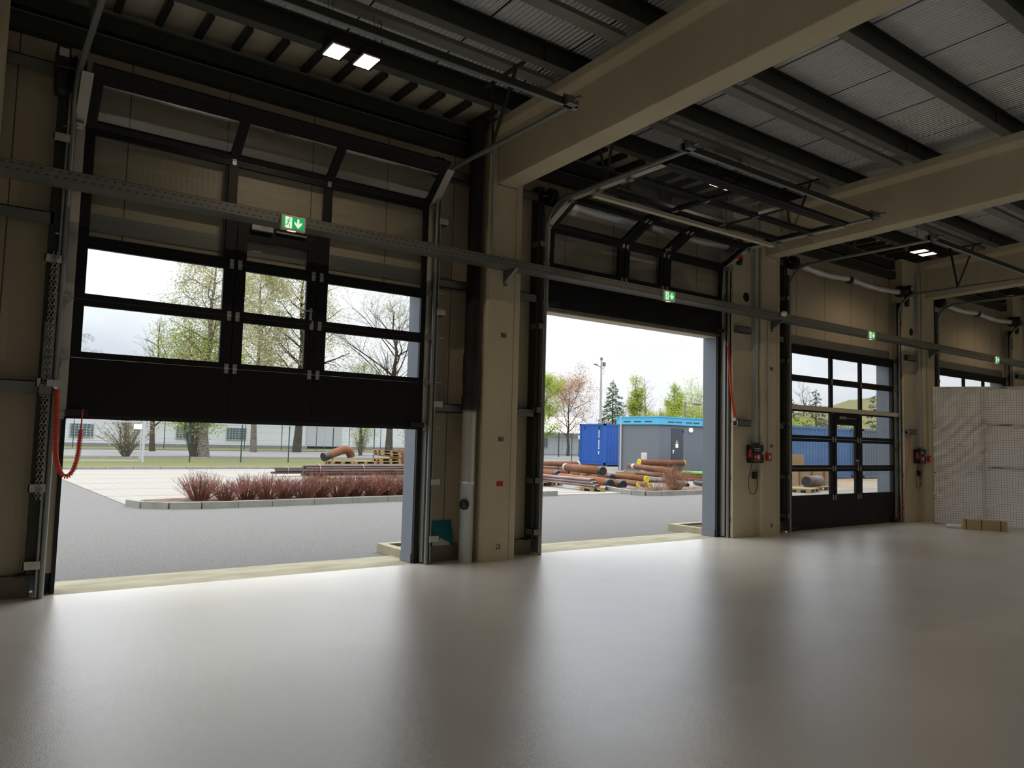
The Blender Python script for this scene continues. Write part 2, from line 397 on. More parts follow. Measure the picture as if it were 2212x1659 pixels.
# columns and beams
for k in range(-2, 8):
    x = 6*k
    c = MB()
    c.prism([(x-.12,.03),(x-.09,0),(x+.325,0),(x+.325,.012),(x+.34,.012),(x+.34,.004),(x+.42,.004),(x+.45,.03),(x+.45,.40),(x-.12,.40)], 2, 0, 5.06)
    c.prism([(x-.12,.02),(x-.10,0),(x-.006,0),(x-.006,.40),(x-.12,.40)], 2, 5.06, 5.90)
    c.prism([(x+.333,.004),(x+.43,.004),(x+.45,.02),(x+.45,.40),(x+.333,.40)], 2, 5.06, 5.90)
    where = {-1: 'at the far left edge', 0: 'between the half-raised door and the open doorway, red sticker on it', 1: 'between the open doorway and the closed door', 2: 'behind the white screen edge, right of the closed door', 3: 'last one visible on the right'}.get(k, 'out beyond the frame, bay %d' % k)
    tag(c.build('concrete_column', M['concrete'], origin=(x, 0, 0)), 'concrete column '+where, 'column', 'concrete columns', 'structure')
    # sloping beam with a wider top flange
    m = MB(); ya, yb = .38, YR
    prof = [(0,0),(.327,0),(.327,.655),(.405,.735),(.405,.856),(-.078,.856),(-.078,.735),(0,.655)]
    vs = [(x+a, y, zb(y)+z) for y in (ya, yb) for a, z in prof]; n = len(prof)
    m.add(vs, [tuple(range(n)), tuple(range(n, 2*n))[::-1]]+[(i, n+i, n+(i+1) % n, (i+1) % n) for i in range(n)])
    wh = {0: 'nearest in view, crossing the top from the middle', 1: 'second in view, over the middle column', 2: 'third in view, towards the right', -1: 'over the far left edge'}.get(k, 'out beyond the frame, bay %d' % k)
    tag(m.build('concrete_beam', M['concrete'], origin=(x, 0, 5), bevel=.012), 'sloping concrete roof beam '+wh, 'beam', 'concrete roof beams', 'structure')
# purlins
ys = [-.33-1.215*i for i in range(21)]
for i, y in enumerate(ys):
    p = MB(); z = zt(y); 
    p.m = 1; p.box(X0, X1, y-.065, y+.065, z, z+.012); p.m = 0; p.box(X0, X1, y-.005, y+.005, z+.012, z+.25); p.box(X0, X1, y-.065, y+.065, z+.25, z+.262)
    for k in range(-1, 4):                  # fixing plates at the beams
        for s in (.75, 5.55): p.box(6*k+s, 6*k+s+.1, y-.022, y-.005, z+.05, z+.22)
    tag(p.build('roof_purlin', [M['steel_dark'], M['flange']], origin=(0, y, z)), 'dark steel roof purlin, %s from the door wall' % ORD[min(i, 15)] if i < 8 else 'dark steel roof purlin out of view behind, row %d' % (i+1), 'purlin', 'roof purlins', 'structure')
# grey channels under the purlins
for k in (-2, -1, 0, 1, 2):
    for j, y in enumerate((-1.24, -2.47)):
        z = zt(y)-.01; s = MB()
        s.box(6*k+.46, 6*k+5.88, y-.085, y+.085, z-.004, z); s.box(6*k+.46, 6*k+5.88, y-.085, y-.08, z, z+.05); s.box(6*k+.46, 6*k+5.88, y+.08, y+.085, z, z+.05)
        bay = {-1: 'over the half-raised door bay', 0: 'over the open doorway bay', 1: 'over the closed door bay', 2: 'over the bay behind the screen', -2: 'beyond the left edge'}[k]
        tag(s.build('ceiling_channel', M['strip'], origin=(6*k+3, y, z)), 'long grey metal channel under the roof %s, %s the wall' % (bay, 'nearer' if j == 0 else 'further from'), 'channel', 'ceiling channels', 'structure')
# eaves: wall beam, rail, joists
b = MB()
b.box(X0, X1, .285, .40, 5.69, 5.70); b.box(X0, X1, .285, .30, 5.70, 5.865); b.m = 1; b.box(X0, X1, .24, .40, 5.865, 5.885)
tag(b.build('eaves_beam', [M['steel_dark'], M['flange']]), 'dark steel eaves beam along the top of the door wall', 'beam', kind='structure')
b = MB(); b.box(X0, X1, .27, .285, 5.47, 5.62); b.box(X0, X1, .27, .40, 5.46, 5.47); b.m = 1; b.box(X0, X1, .262, .40, 5.62, 5.632)
tag(b.build('wall_rail', [M['steel_dark'], M['flange']]), 'dark steel wall rail below the eaves beam', 'rail', kind='structure')
b = MB()
for i in range(int((X1-X0)/.4)):
    x = X0+.13+.4*i
    b.box(x, x+.06, -.26, .36, 5.90, 5.985)
o = tag(b.build('eaves_joist', M['steel_dark']), 'row of short dark joists like ladder rungs at the eaves', 'joist', kind='structure')
b = MB(); b.box(X0, X1, -.26, .40, 5.99, 6.01)
tag(b.build('eaves_soffit', M['soffit']), 'pale tan soffit seen between the eaves joists', 'soffit', kind='structure')
# wall girts at the piers, dark post beside each left rail
for k in (-2, -1, 0, 1, 2):
    for z0, nm in ((1.94, 'lower'), (3.59, 'upper'), (5.08, 'top')):
        if k >= 0: xa, xb, y0 = 6*k+5.22, 6*k+5.60, .02
        else: xa, xb, y0 = 6*k+5.24, 6*k+5.86, .24
        g = MB(); g.box(xa, xb, y0, y0+.02, z0, z0+.115); g.box(xa, xb, y0, .40 if k < 0 else .12, z0+.105, z0+.115); g.box(xa, xb, y0, .40 if k < 0 else .12, z0, z0+.01)
        if k < 0 and True:
            pass
        tag(g.build('wall_girt', M['galv_dark'], origin=(xa, y0, z0)), 'short grey girt, %s one %s' % (nm, {-2: 'left of the half-raised door', -1: 'right of the half-raised door', 0: 'right of the open doorway', 1: 'right of the closed door', 2: 'far right'}[k]), 'girt', 'wall girts', 'structure')
        g = MB(); g.box(6*k+6.46, 6*k+6.93, .24, .26, z0, z0+.115); g.box(6*k+6.46, 6*k+6.93, .24, .40, z0+.105, z0+.115)
        tag(g.build('wall_girt', M['galv_dark'], origin=(6*k+6.46, .24, z0)), 'short grey girt, %s one %s' % (nm, {-2: 'at the left edge', -1: 'left of the open doorway', 0: 'left of the closed door', 1: 'behind the screen', 2: 'far right beyond the screen'}[k]), 'girt', 'wall girts', 'structure')
    p = MB(); x = 6*k+6.90
    p.box(x, x+.11, .24, .25, .22, 5.3); p.box(x, x+.012, .25, .40, .22, 5.3); p.box(x+.10, x+.11, .25, .40, .22, 5.3); p.box(x-.08, x+.17, .22, .38, .205, .22)
    tag(p.build('steel_post', M['steel_dark'], origin=(x, .24, .2)), 'dark steel post beside the left rail of the %s' % {-2: 'half-raised door', -1: 'open doorway', 0: 'closed door', 1: 'door behind the screen', 2: 'last door far right'}[k], 'post', 'steel posts', 'structure')
# thresholds, outside jambs
DN = {-1: 'half-raised door', 0: 'open doorway', 1: 'closed door', 2: 'door behind the screen'}
n = 0
for k in (-1, 0, 1, 2):
    n += 1; x = 6*k
    t = MB(); t.box(x+1.0, x+5.2, .30, 1.06, -.2, -.004)
    tag(t.build('trim_%d' % n, M['concrete_pale'], origin=(x+3, .7, 0)), 'weathered pale concrete threshold strip under the %s' % DN[k], 'threshold', 'threshold strips', 'structure')
    j = MB(); j.box(x+5.08, x+5.115, .385, .67, 0, 3.53); j.m = 2; j.box(x+1.125, x+1.16, .385, .67, 0, 3.53); j.box(x+5.086, x+5.15, .345, .384, 0, 3.53); j.m = 0; j.box(x+5.115, x+5.5, .632, .67, 0, 3.9); j.box(x+.7, x+1.125, .632, .67, 0, 3.9); j.box(x+1.125, x+5.115, .632, .67, 3.53, 3.9)
    j.m = 1; j.box(x+1.16, x+5.08, .385, .632, 3.515, 3.53)
    j.m = 0; j.box(x+5.068, x+5.08, .385, .672, .0, .12)
    tag(j.build('trim_%d' % (n+4), [M['slate'], M['soffit'], M['rubber']], origin=(x+3, .5, 0)), 'slate grey metal lining of the opening at the %s' % DN[k], 'door lining', 'opening linings', 'structure')
    c = MB(); c.box(x+5.16, x+5.28, .69, 1.42, -.02, .10); c.box(x+5.16, x+7.0, 1.42, 1.54, -.02, .10); c.m = 1; c.box(x+5.285, x+7.0, .69, 1.415, -.02, .06)
    tag(c.build('kerb_box', [M['concrete_pale'], M['soil']], origin=(x+5.3, 1, 0)), 'low concrete kerb corner outside, right of the %s' % DN[k], 'kerb', 'kerb corners', 'structure')

for n, k in enumerate((-1, 0, 1, 2)):
    b = MB(); b.box(6*k+1.12, 6*k+5.12, .385, .40, 3.62, 3.80)
    tag(b.build('trim_%d' % (n+9), M['galv_dark'], origin=(6*k+3, .39, 3.7)), 'grey flashing strip on the wall above the opening of the %s' % DN[k], 'flashing', 'flashing strips', 'structure')

# ------------------------------------------------------------------ sectional doors
PH = .585                                   # height of one section
def path(s):                                # inner face of the leaf: up, round, then back under the roof
    v, R = 4.60, .43
    if s <= v: return (0.0, s)
    a = (s-v)/R
    if a <= math.pi/2: return (-R+R*math.cos(a), v+R*math.sin(a))
    return (-R-(s-v-R*math.pi/2), v+R)
GW = [(-1.89,-.57), (-.33,.38), (.64,1.92)]
GT = [(-1.89,-.57), (-.47,.55), (.65,1.92)]
def section(i, parent):
    D = .045; f = MB()
    if i == 0:
        f.box(-.47, -.42, D*.6, D-.002, .02, PH-.002); f.box(.48, .53, D*.6, D-.002, .02, PH-.002)
        for a, c in ((-2.0,-.447), (-.443,.501), (.505,2.0)):
            f.box(a, c, 0, D, .02, PH-.002)
            for z in (.14,.26,.38): f.box(a, c, -.0015, 0, z, z+.1)
    else:
        top = .105 if i == 5 else .062
        gl = GW if i <= 3 else GT
        f.box(-2.0, 2.0, 0, D, .002, .062); f.box(-2.0, 2.0, 0, D, PH-top, PH-.002)
        xs = [-2.0]+[q for g in gl for q in g]+[2.0]
        for a, c in zip(xs[0::2], xs[1::2]):
            if i <= 3 and a > -1 and c < 1 and a != -2.0:
                mid = -.445 if a < 0 else .503
                f.box(a, mid-.003, 0, D, .062, PH-top); f.box(mid+.003, c, 0, D, .062, PH-top); f.box(mid-.01, mid+.01, D*.6, D-.002, .062, PH-top)
                f.box(mid+(.004 if a < 0 else -.054), mid+(.054 if a < 0 else -.004), -.008, 0, .002, PH-.002 if i < 3 else .43)
            else: f.box(a, c, 0, D, .062, PH-top)
        if i == 3: f.box(-.33, .38, 0, D, .30, PH-top)
    if i == 5: f.box(-2.0, 2.0, .004, D-.004, PH-.003, PH+.08)
    s = f.build('door_panel', M['black'], parent, local=True)
    WL[s.name] = Vector((0,0,0))
    if i > 0:
        for q, (a, c) in enumerate(gl):
            zt_ = PH-top if not (i == 3 and q == 1) else .30
            g = MB(); g.box(a-.004, c+.004, .024, .030, .058, zt_+.004)
            g.build('glass_pane', M['glass'], s, local=True)
    else:
        g = MB(); g.box(-2.0, 2.0, .0, .04, -.02, .02); g.build('bottom_seal', M['rubber'], s, local=True)
        for a in (-1.99, 1.80):
            g = MB(); g.box(a, a+.19, -.05, 0, .01, .07); g.build('sensor_box', M['boxblack'], s, local=True)
    for a in (-2.085, 1.985):               # galvanised end caps
        g = MB(); g.box(a, a+.10, -.014, 0, .004, PH-.004); g.box(a+.03, a+.08, -.02, -.014, PH-.11, PH-.06); g.box(a+.02, a+.03, -.016, -.0141, .1, .11)
        g.build('end_cap', M['cap'], s, local=True)
        r = MB(); r.box(a+.01, a+.08, -.055, -.014, -.03, .05); r.tube([(a+.045, -.045, .01), (a+(-.10 if a < 0 else .20), -.13, .01)], .008, 6)
        r.build('roller_bracket', M['galv'], s, local=True)
    if i < 5:
        hx = (-.49, -.40, .455, .555) if i <= 2 else ((-.52, .60) if i == 4 else (-.51, .575))
        for x in hx:
            h = MB(); h.box(x-.022, x+.022, -.012, 0, PH-.055, PH-.008); h.box(x-.022, x+.022, -.012, 0, PH+.006, PH+.05); h.tube([(x-.022,-.013,PH-.002),(x+.022,-.013,PH-.002)], .008, 6)
            h.build('hinge', M['galv'], s, local=True)
    if i == 2 :
        h = MB(); h.box(.425, .455, -.01, 0, .06, .20); h.tube([(.44,-.01,.155),(.44,-.05,.155),(.31,-.05,.155)], .010, 8); h.box(.43,.45,-.012,-.01,.015,.055)
        h.build('door_handle', M['galv'], s, local=True)
    if i == 3:
        h = MB(); h.box(-.30, -.06, -.05, 0, .42, .475); h.box(-.02, .34, -.035, -.02, .435, .45)
        h.build('door_closer', M['galv'], s, local=True)
    return s
sec_proto = None
DOORLAB = {-1: ('black sectional door with three columns of panes, stopped half raised', 1.705), 0: ('black sectional door raised fully and lying under the roof above the open doorway', 3.56),
           1: ('closed black sectional door with a glazed wicket door, right of the middle column', 0.0), 2: ('black sectional door mostly hidden behind the white screen', 0.0)}
doors = {}
for n, k in enumerate((-1, 0, 1, 2)):
    lab, rise = DOORLAB[k]
    root = thing('door_%d' % (n+1), (6*k+3.13, .29, 0), lab, 'door', None, 'structure')
    doors[k] = root; secs = []
    for i in range(6):
        s = section(i, root) if sec_proto is None else copy_tree(sec_proto[i], root)
        sa = rise+.02 if i == 0 else sb
        sb = sa+PH
        for _ in range(24):                 # rigid panel: the chord keeps its length round the bend
            q0, q1 = path(sa), path(sb); sb += PH-math.hypot(q1[0]-q0[0], q1[1]-q0[1])
        p0, p1 = path(sa), path(sb)
        s.location = (0, p0[0], p0[1])
        s.rotation_euler = (math.atan2(-(p1[0]-p0[0]), p1[1]-p0[1]), 0, 0)
        secs.append(s)
    if sec_proto is None: sec_proto = secs
    if k >= 0:                              # pale stiffening rail across the leaf
        st = MB(); st.box(-2.02, 2.04, -.075, -.02, -.012, .03); st.box(-2.02, 2.04, -.08, -.075, -.035, .05)
        o = st.build('stiffening_rail', M['soffit'], root, local=True)
        o.location = secs[4].location.copy(); o.rotation_euler = secs[4].rotation_euler
        if k == 0: o.location = o.location+Vector((0, .12, 0))
    if k in (0, 1):
        st = MB(); zz = .30 if k == 0 else .36
        st.box(1.99, 2.08, -.0165, -.0142, zz, zz+.11)
        o = st.build('warning_sticker', M['redplastic'], root, local=True); sx = secs[2]
        o.location = sx.location.copy(); o.rotation_euler = sx.rotation_euler; o['label'] = 'red warning sticker'

# rails, spring shafts, operators
def arc_path(x, dy=0):
    pts = [(x, .20, 0.0), (x, .20, 4.62)]
    for a in range(1, 9):
        t = a/8*math.pi/2
        pts.append((x, .20-.42+.42*math.cos(t), 4.62+.43*math.sin(t)))
    pts.append((x, -2.42, 5.06)); return pts
for n, k in enumerate((-1, 0, 1, 2)):
    xa, xb = 6*k+1.03, 6*k+5.19
    root = thing('door_rail', (6*k+3.1, .2, 0), 'galvanised guide rails and cross bar of the %s' % {-1: 'half-raised door', 0: 'door lying open under the roof', 1: 'closed door', 2: 'door behind the screen'}[k], 'door rail', 'door guide rails')
    for x, sg in ((xa, 1), (xb, -1)):
        g = MB(); pts = arc_path(x)
        g.tube(pts, .028, 6)
        g.box(x-.03, x+.03, .245, .33, .02, 4.9); g.box(x-sg*.05, x-sg*.03, .17, .33, .02, 4.9)
        g.build('guide_rail', M['rail'], root)
        for z in (.28, 1.0, 2.0, 3.2, 4.4):
            h = MB(); h.box(x-sg*.16, x-sg*.02, .15, .17, z, z+.075); h.box(x-sg*.16, x-sg*.15, .15, .33, z, z+.075); h.box(x-sg*.11, x-sg*.05, .145, .15, z+.03, z+.045)
            h.build('rail_bracket', M['cap'] if k == -1 else M['galv_dark'], root)
        for y in (-1.05, ):
            h = MB(); t = zt(y)-.02
            h.bar((x, y, 5.08), (x-sg*.10, y-.30, t), .03, .03); h.bar((x, y, 5.08), (x-sg*.10, y+.18, t), .03, .03); h.bar((x-sg*.10, y-.45, t), (x-sg*.10, y+.35, t), .04, .03)
            h.build('rail_hanger', M['steel_dark'], root)
        h = MB(); h.box(x-.06, x+.06, -2.52, -2.36, 5.06, 5.14); h.tube([(x-.07,-2.44,5.16),(x+.07,-2.44,5.16)], .02, 8); h.tube([(x, -2.5, 5.1), (x, -2.62, 5.1)], .018, 8)
        h.build('rail_end_stop', M['galv_dark'], root)
    c = MB(); c.box(xa-.06, xb+.12, -2.44, -2.40, 5.068, 5.14); c.m = 1; c.box(xa-.06, xb+.12, -2.444, -2.40, 5.06, 5.068)
    c.build('cross_bar', [M['steel_dark'], M['rail']], root)
    # shaft with two sagging spring covers
    sh = thing('spring_shaft', (6*k+3.1, .14, 5.14), 'torsion spring shaft with silver covers above the %s' % DN[k], 'spring shaft', 'torsion spring shafts')
    s = MB(); s.tube([(xa-.12, .14, 5.14), (xb+.02, .14, 5.14)], .016, 8); s.build('shaft', M['galv_dark'], sh)
    for a, c2 in ((xa+.30, xa+1.95), (xa+2.1, xb-.15)):
        s = MB(); pts = [(a+(c2-a)*t/10, .14, 5.12-.045*math.sin(math.pi*t/10)) for t in range(11)]
        s.tube(pts, [.060+.007*math.sin(i*2.1) for i in range(11)], 14); s.build('spring_cover', M['silver'], sh)
    for x in (xa-.03, xb-.09):
        s = MB(); s.lathe((x, .14, 5.14), (1,0,0), [(0,.02),(0,.125),(.02,.13),(.03,.10),(.07,.10),(.08,.13),(.10,.125),(.10,.02)], 20); s.build('cable_drum', M['boxblack'], sh)
    s = MB(); s.lathe((xa+1.97, .14, 5.10), (1,0,0), [(0,.03),(0,.075),(.11,.075),(.11,.03)], 14); s.build('coupling', M['boxblack'], sh)
    # operator
    x = xa-.19 if k == -1 else xb+.10
    op = thing('door_operator', (x+.06, .1, 4.84), 'black electric door operator with motor hanging below, %s' % {-1: 'at the top left of the half-raised door', 0: 'above the right rail of the open doorway', 1: 'top right of the closed door', 2: 'top right above the screen'}[k], 'door operator', 'door operators')
    s = MB(); s.box(x, x+.12, -.02, .24, 5.06, 5.28); s.build('gear_box', M['boxblack'], op, bevel=.012)
    s = MB(); s.tube([(x+.06, .10, 5.06), (x+.06, .10, 4.88)], .062, 14); s.tube([(x+.06, .10, 4.88), (x+.06, .10, 4.82)], [.062, .05], 14); s.build('motor', M['boxblack'], op)
    s = MB(); s.box(x+.02, x+.10, -.024, -.02, 5.17, 5.25); s.build('rating_plate', M['trunk_grey'], op)

# hand chain beside the left rail of the half-raised door
ch = MB()
for sx in (0, .05):
    z = 3.3
    i = 0
    while z > .95:
        x, y = -5.06+sx*.6, .14
        d = (.012, 0) if i % 2 else (0, .012)
        ch.tube([(x-d[0], y-d[1], z), (x-d[0], y-d[1], z-.028), (x+d[0], y+d[1], z-.034), (x+d[0], y+d[1], z-.006), (x-d[0], y-d[1], z)], .0045, 4, False)
        z -= .03; i += 1
root = thing('hand_chain', (-5.05, .14, .95), 'galvanised hand chain hanging left of the half-raised door', 'chain')
ch.build('chain_loop', M['galv'], root)
g = MB(); g.box(-5.09, -5.01, .15, .20, 1.9, 2.62); g.box(-5.10, -5.0, .10, .20, 1.93, 2.02); g.build('chain_guard', M['galv_dark'], root)

# spiral safety cables
def coil(path_pts, r, pitch, wire, m):
    P = [Vector(p) for p in path_pts]; L = [0]
    for a, c in zip(P, P[1:]): L.append(L[-1]+(c-a).length)
    n = int(L[-1]/pitch*7); out = []
    for i in range(n+1):
        s = L[-1]*i/n
        j = max(q for q in range(len(P)-1) if L[q] <= s+1e-9); t = (s-L[j])/max(1e-9, L[j+1]-L[j])
        p = P[j].lerp(P[j+1], t); d = (P[min(j+1, len(P)-1)]-P[j]).normalized(); a = d.orthogonal().normalized(); c = d.cross(a)
        g = 2*math.pi*i/7
        out.append(p+(a*math.cos(g)+c*math.sin(g))*r)
    m.tube(out, wire, 5, True)
def smooth_curve(pts, n=10):
    P = [Vector(p) for p in pts]; out = []
    for i in range(len(P)-1):
        p0, p1, p2, p3 = P[max(i-1,0)], P[i], P[i+1], P[min(i+2,len(P)-1)]
        for j in range(n):
            t = j/n; out.append(.5*((2*p1)+(p2-p0)*t+(2*p0-5*p1+4*p2-p3)*t*t+(3*p1-p0-3*p2+p3)*t**3))
    out.append(P[-1]); return out
CB = [(-1, (-4.985,.12,2.03), 'red spiral cable looping down at the left of the half-raised door', [(-4.955,.11,1.98),(-4.945,.11,1.7),(-4.93,.10,1.35),(-4.87,.10,1.17),(-4.80,.10,1.17),(-4.75,.10,1.33),(-4.735,.11,1.6)], (-4.72,.20,1.80)),
      (0, (5.26,.10,2.06), 'red spiral cable hanging at the right side of the open doorway', [(5.22,.08,2.07),(5.17,.10,2.4),(5.13,.12,2.9),(5.10,.14,3.3)], (5.08,.26,3.58)),
      (1, (11.34,.10,2.03), 'orange spiral cable stretched from its box to the foot of the closed door', [(11.36,.05,2.0),(11.30,.06,1.6),(11.22,.08,1.1),(11.14,.10,.6),(11.11,.12,.25)], (11.05,.24,.10))]
for k, box, lab, pts, end in CB:
    root = thing('spiral_cable', box, lab, 'cable', 'spiral safety cables')
    c = MB(); coil(smooth_curve(pts, 8), .020 if k != 1 else .012, .016 if k != 1 else .05, .0055, c); c.build('coil', M['cablered'], root)
    c = MB(); c.tube(smooth_curve([pts[-1], Vector(pts[-1]).lerp(Vector(end), .5)+Vector((0,0,.02)), end], 6), .006, 6); c.build('plain_end', M['cablered'], root)
    c = MB(); c.box(box[0]-.06, box[0]+.06, box[1]-.05, box[1]+.02, box[2]-.03, box[2]+.03); c.m = 1; c.tube([(box[0], box[1]-.03, box[2]-.03), pts[0]], .014, 8); c.build('junction_box', [M['trunk_grey'], M['bevelwhite']], root)

# ------------------------------------------------------------------ cable tray, exit signs, sensor
root = thing('cable_tray', (3, -.14, 3.89), 'long perforated grey cable tray running along the columns', 'cable tray')
t = MB(); ya, yb, za, zc = -.26, -.02, 3.885, 4.0
t.m = 0
t.box(X0, 30, ya, ya+.004, za, zc); t.box(X0, 30, yb-.004, yb, za, zc); t.box(X0, 30, ya, ya+.014, zc-.003, zc)
t.m = 1
for i in range(int(29/.075)):
    x = -7+.075*i; t.box(x, x+.028, ya-.001, ya, za+.028, za+.036); t.box(x+.03, x+.058, ya-.001, ya, zc-.034, zc-.026)
t.build('side_flange', [M['galv_dark'], M['rubber']], root)
t = MB(); t.box(X0, 30, ya+.004, yb-.004, za, za+.004); t.build('tray_bottom', M['galv_dark'], root)
for k in (-1, 0, 1, 2, 3):
    t = MB(); x = 6*k+.165
    t.prism([(-.27,za-.004),(-.004,za-.004),(-.004,za-.16)], 0, x-.02, x+.02); t.box(x-.03, x+.03, -.006, -.001, za-.2, za+.1)
    t.build('bracket', M['galv_dark'], root)
def exit_sign(x, lab):
    w, h, y, z = .27, .165, -.29, 3.815
    r = thing('exit_sign', (x, y, z), lab, 'exit sign', 'emergency exit signs')
    b = MB(); b.box(x-w/2, x+w/2, y-.012, y+.03, z, z+h); b.build('housing', M['signframe'], r, bevel=.004)
    f = y-.0135
    def rect(m, a, c, d, e, o=0): m.box(x+a, x+c, f-o, f+.001-o, z+d, z+e)
    p = MB(); rect(p, -.118, -.092, .022, .145); p.build('green_strip', M['green'], r)
    p = MB(); rect(p, -.018, .118, .022, .145); p.build('green_panel', M['green'], r)
    p = MB(); rect(p, -.092, -.018, .022, .145)
    def poly(m, pts, o=.0012): m.prism([(x+a, z+c) for a, c in pts], 1, f-o, f-o+.001)
    poly(p, [(.040,.135),(.062,.135),(.062,.082),(.092,.105),(.092,.078),(.051,.030),(.010,.078),(.010,.105),(.040,.082)])
    p.build('light_symbols', M['signwhite'], r)
    p = MB()                                # running figure
    def limb(a, c, wd):
        a, c = Vector((x+a[0], f-.0014, z+a[1])), Vector((x+c[0], f-.0014, z+c[1])); p.bar(a, c, wd, .001, (0,1,0))
    p.disc((x-.046, f-.0018, z+.126), (0,-1,0), .0085, 14)
    limb((-.054,.112), (-.064,.078), .013); limb((-.054,.110), (-.036,.098), .006); limb((-.036,.098), (-.024,.093), .006)
    limb((-.056,.112), (-.074,.110), .006); limb((-.074,.110), (-.080,.098), .006)
    limb((-.062,.082), (-.045,.055), .008); limb((-.045,.055), (-.040,.032), .007); limb((-.064,.080), (-.070,.056), .008); limb((-.070,.056), (-.092,.058), .007)
    p.build('running_figure', M['green'], r)
    p = MB(); p.box(x-.06, x+.03, y-.01, y+.02, z-.006, z); p.build('down_light', M['signwhite'], r)
    p = MB(); p.tube(smooth_curve([(x+.0, y+.01, z+h), (x+.01, y+.01, z+h+.02), (x+.03, y+.03, z+h+.01)], 5), .004, 5); p.build('cord', M['trunk_grey'], r)
exit_sign(-2.89, 'green exit sign with running figure on the tray over the half-raised door')
exit_sign(3.10, 'green exit sign on the tray over the open doorway')
exit_sign(9.10, 'green exit sign on the tray above the closed door')
exit_sign(15.05, 'small far green exit sign above the white screen')
r = thing('motion_sensor', (5.95, -.34, 3.97), 'white round motion sensor on the cable tray at the middle column', 'sensor')
b = MB(); b.lathe((6.08, -.33, 3.97), (-1,-.4,-.1), [(0,.0),(0,.045),(.05,.05),(.09,.045),(.105,.0)], 18); b.build('sensor_head', M['white'], r)
b = MB(); b.box(6.07, 6.12, -.33, -.26, 3.95, 3.99); b.build('sensor_foot', M['trunk_grey'], r)

# ------------------------------------------------------------------ hanging lamps
def lamp(x, lab):
    y, z = -1.24, 5.45; r = thing('floodlight', (x, y, z), lab, 'lamp', 'hanging floodlights')
    b = MB(); b.box(x-.30, x+.30, y-.03, y+.03, z+.06, z+.13); b.box(x-.06, x+.06, y-.12, y+.12, z+.02, z+.08); b.box(x-.05, x+.05, y-.10, y+.02, z+.0, z+.02); b.build('lamp_bar', M['boxblack'], r)
    for s in (-.165, .165):
        b = MB(); b.box(x+s-.115, x+s+.115, y-.165, y+.165, z+.006, z+.055)
        for q in range(7): b.box(x+s-.10+.03*q, x+s-.094+.03*q, y-.15, y+.15, z+.055, z+.09)
        h = b.build('lamp_head', M['boxblack'], r)
        b = MB()
        for i in range(4):
            for j in range(6):
                xx, yy = x+s-.088+.045*i, y-.135+.046*j
                b.box(xx, xx+.038, yy, yy+.036, z, z+.006)
        b.build('led_panel', M['led'], h)
    for s in (-.165, .165):                 # the light each head throws down
        ld = bpy.data.lights.new('floodlight_beam', 'SPOT'); ld.energy = LAMP_W; ld.color = (1.0, .80, .58); ld.spot_size = math.radians(150); ld.spot_blend = .6; ld.shadow_soft_size = 0
        lo = bpy.data.objects.new('floodlight_beam', ld); COL.objects.link(lo); lo.parent = r; lo.location = (s, 0, -.02)
    for s in (-.25, .25):
        b = MB(); b.tube([(x+s, y, z+.13), (x+s-.02, y, zt(y)-.012)], .003, 5); b.tube([(x+s, y, z+.13), (x+s+.03, y, zt(y)-.012)], .003, 5)
        b.build('hanging_wire', M['steel_dark'], r)
    b = MB(); b.tube(smooth_curve([(x+.3, y, z+.1), (x+.33, y, z+.3), (x+.31, y+.01, zt(y)-.012)], 6), .006, 6); b.build('supply_cable', M['boxblack'], r)
lamp(-2.70, 'lit twin LED floodlight hanging above the half-raised door')
lamp(3.30, 'lit twin LED floodlight seen through the open door leaf under the roof')
lamp(9.30, 'lit twin LED floodlight under the roof above the closed door')
lamp(15.30, 'lit twin LED floodlight beyond the screen, past the right edge of the view')

# ------------------------------------------------------------------ things on the columns
r = thing('drain_pipe', (-.28, .10, 0), 'tall drain pipe, silver below and black above, left of the first column', 'drain pipe')
b = MB(); b.lathe((-.28, .10, 0), (0,0,1), [(0,0),(0,.092),(1.02,.092),(1.02,.096),(1.05,.096),(1.05,.092),(2.0,.092),(2.0,0)], 28); b.build('silver_pipe', M['silver'], r)
b = MB(); b.lathe((-.28, .10, 0), (0,0,1), [(1.99,0),(1.99,.112),(2.16,.112),(2.16,.10),(2.34,.10),(2.34,.106),(2.72,.106),(2.72,.095),(5.55,.095),(5.70,.10),(5.84,.15),(5.86,.15),(5.86,0)], 24); b.build('insulated_pipe', M['rubber'], r)
b = MB(); b.lathe((-.355, .05, .75), (-1,-.35,0), [(-.02,.07),(.018,.065),(.03,.045),(.03,0)], 18); b.build('inspection_cap', M['boxblack'], r)
PL = 'small grey steel plate set in the face of the column'
for k in (0, 1):
    for j, z in enumerate((3.01, 1.61, .19)):
        b = MB(); x = 6*k+.165
        if j == 2:
            b.box(x-.035, x-.008, -.004, .002, z-.04, z-.01); b.box(x+.004, x+.035, -.004, .002, z-.04, z+.035); b.box(x-.03, x-.012, -.004, .002, z+.008, z+.035)
        else: b.box(x-.045, x+.045, -.004, .002, z-.03, z+.03); b.box(x-.02, x+.02, -.012, -.004, z-.012, z+.012)
        tag(b.build('anchor_plate', M['galv_dark'], origin=(x, 0, z)), 'small grey anchor plate on the %s column, %s of three' % (('first', 'middle')[k], ('highest', 'middle one', 'lowest')[j]), 'plate', 'anchor plates')
b = MB(); b.box(.115, .215, -.004, .0, .985, 1.05); tag(b.build('sticker', M['redplastic'], origin=(.165, 0, 1.0)), 'small red sticker on the first column', 'sticker')
r = thing('conduit', (-.09, -.02, 4.0), 'thin grey cable conduit on the left edge of the first column', 'conduit')
b = MB(); b.tube([(-.075, -.015, 4.0), (-.075, -.015, 5.45)], .014, 8); b.build('conduit_tube', M['trunk_grey'], r)
b = MB(); b.box(-.115, -.035, -.03, .0, 5.45, 5.58); b.build('conduit_box', M['trunk_grey'], r)
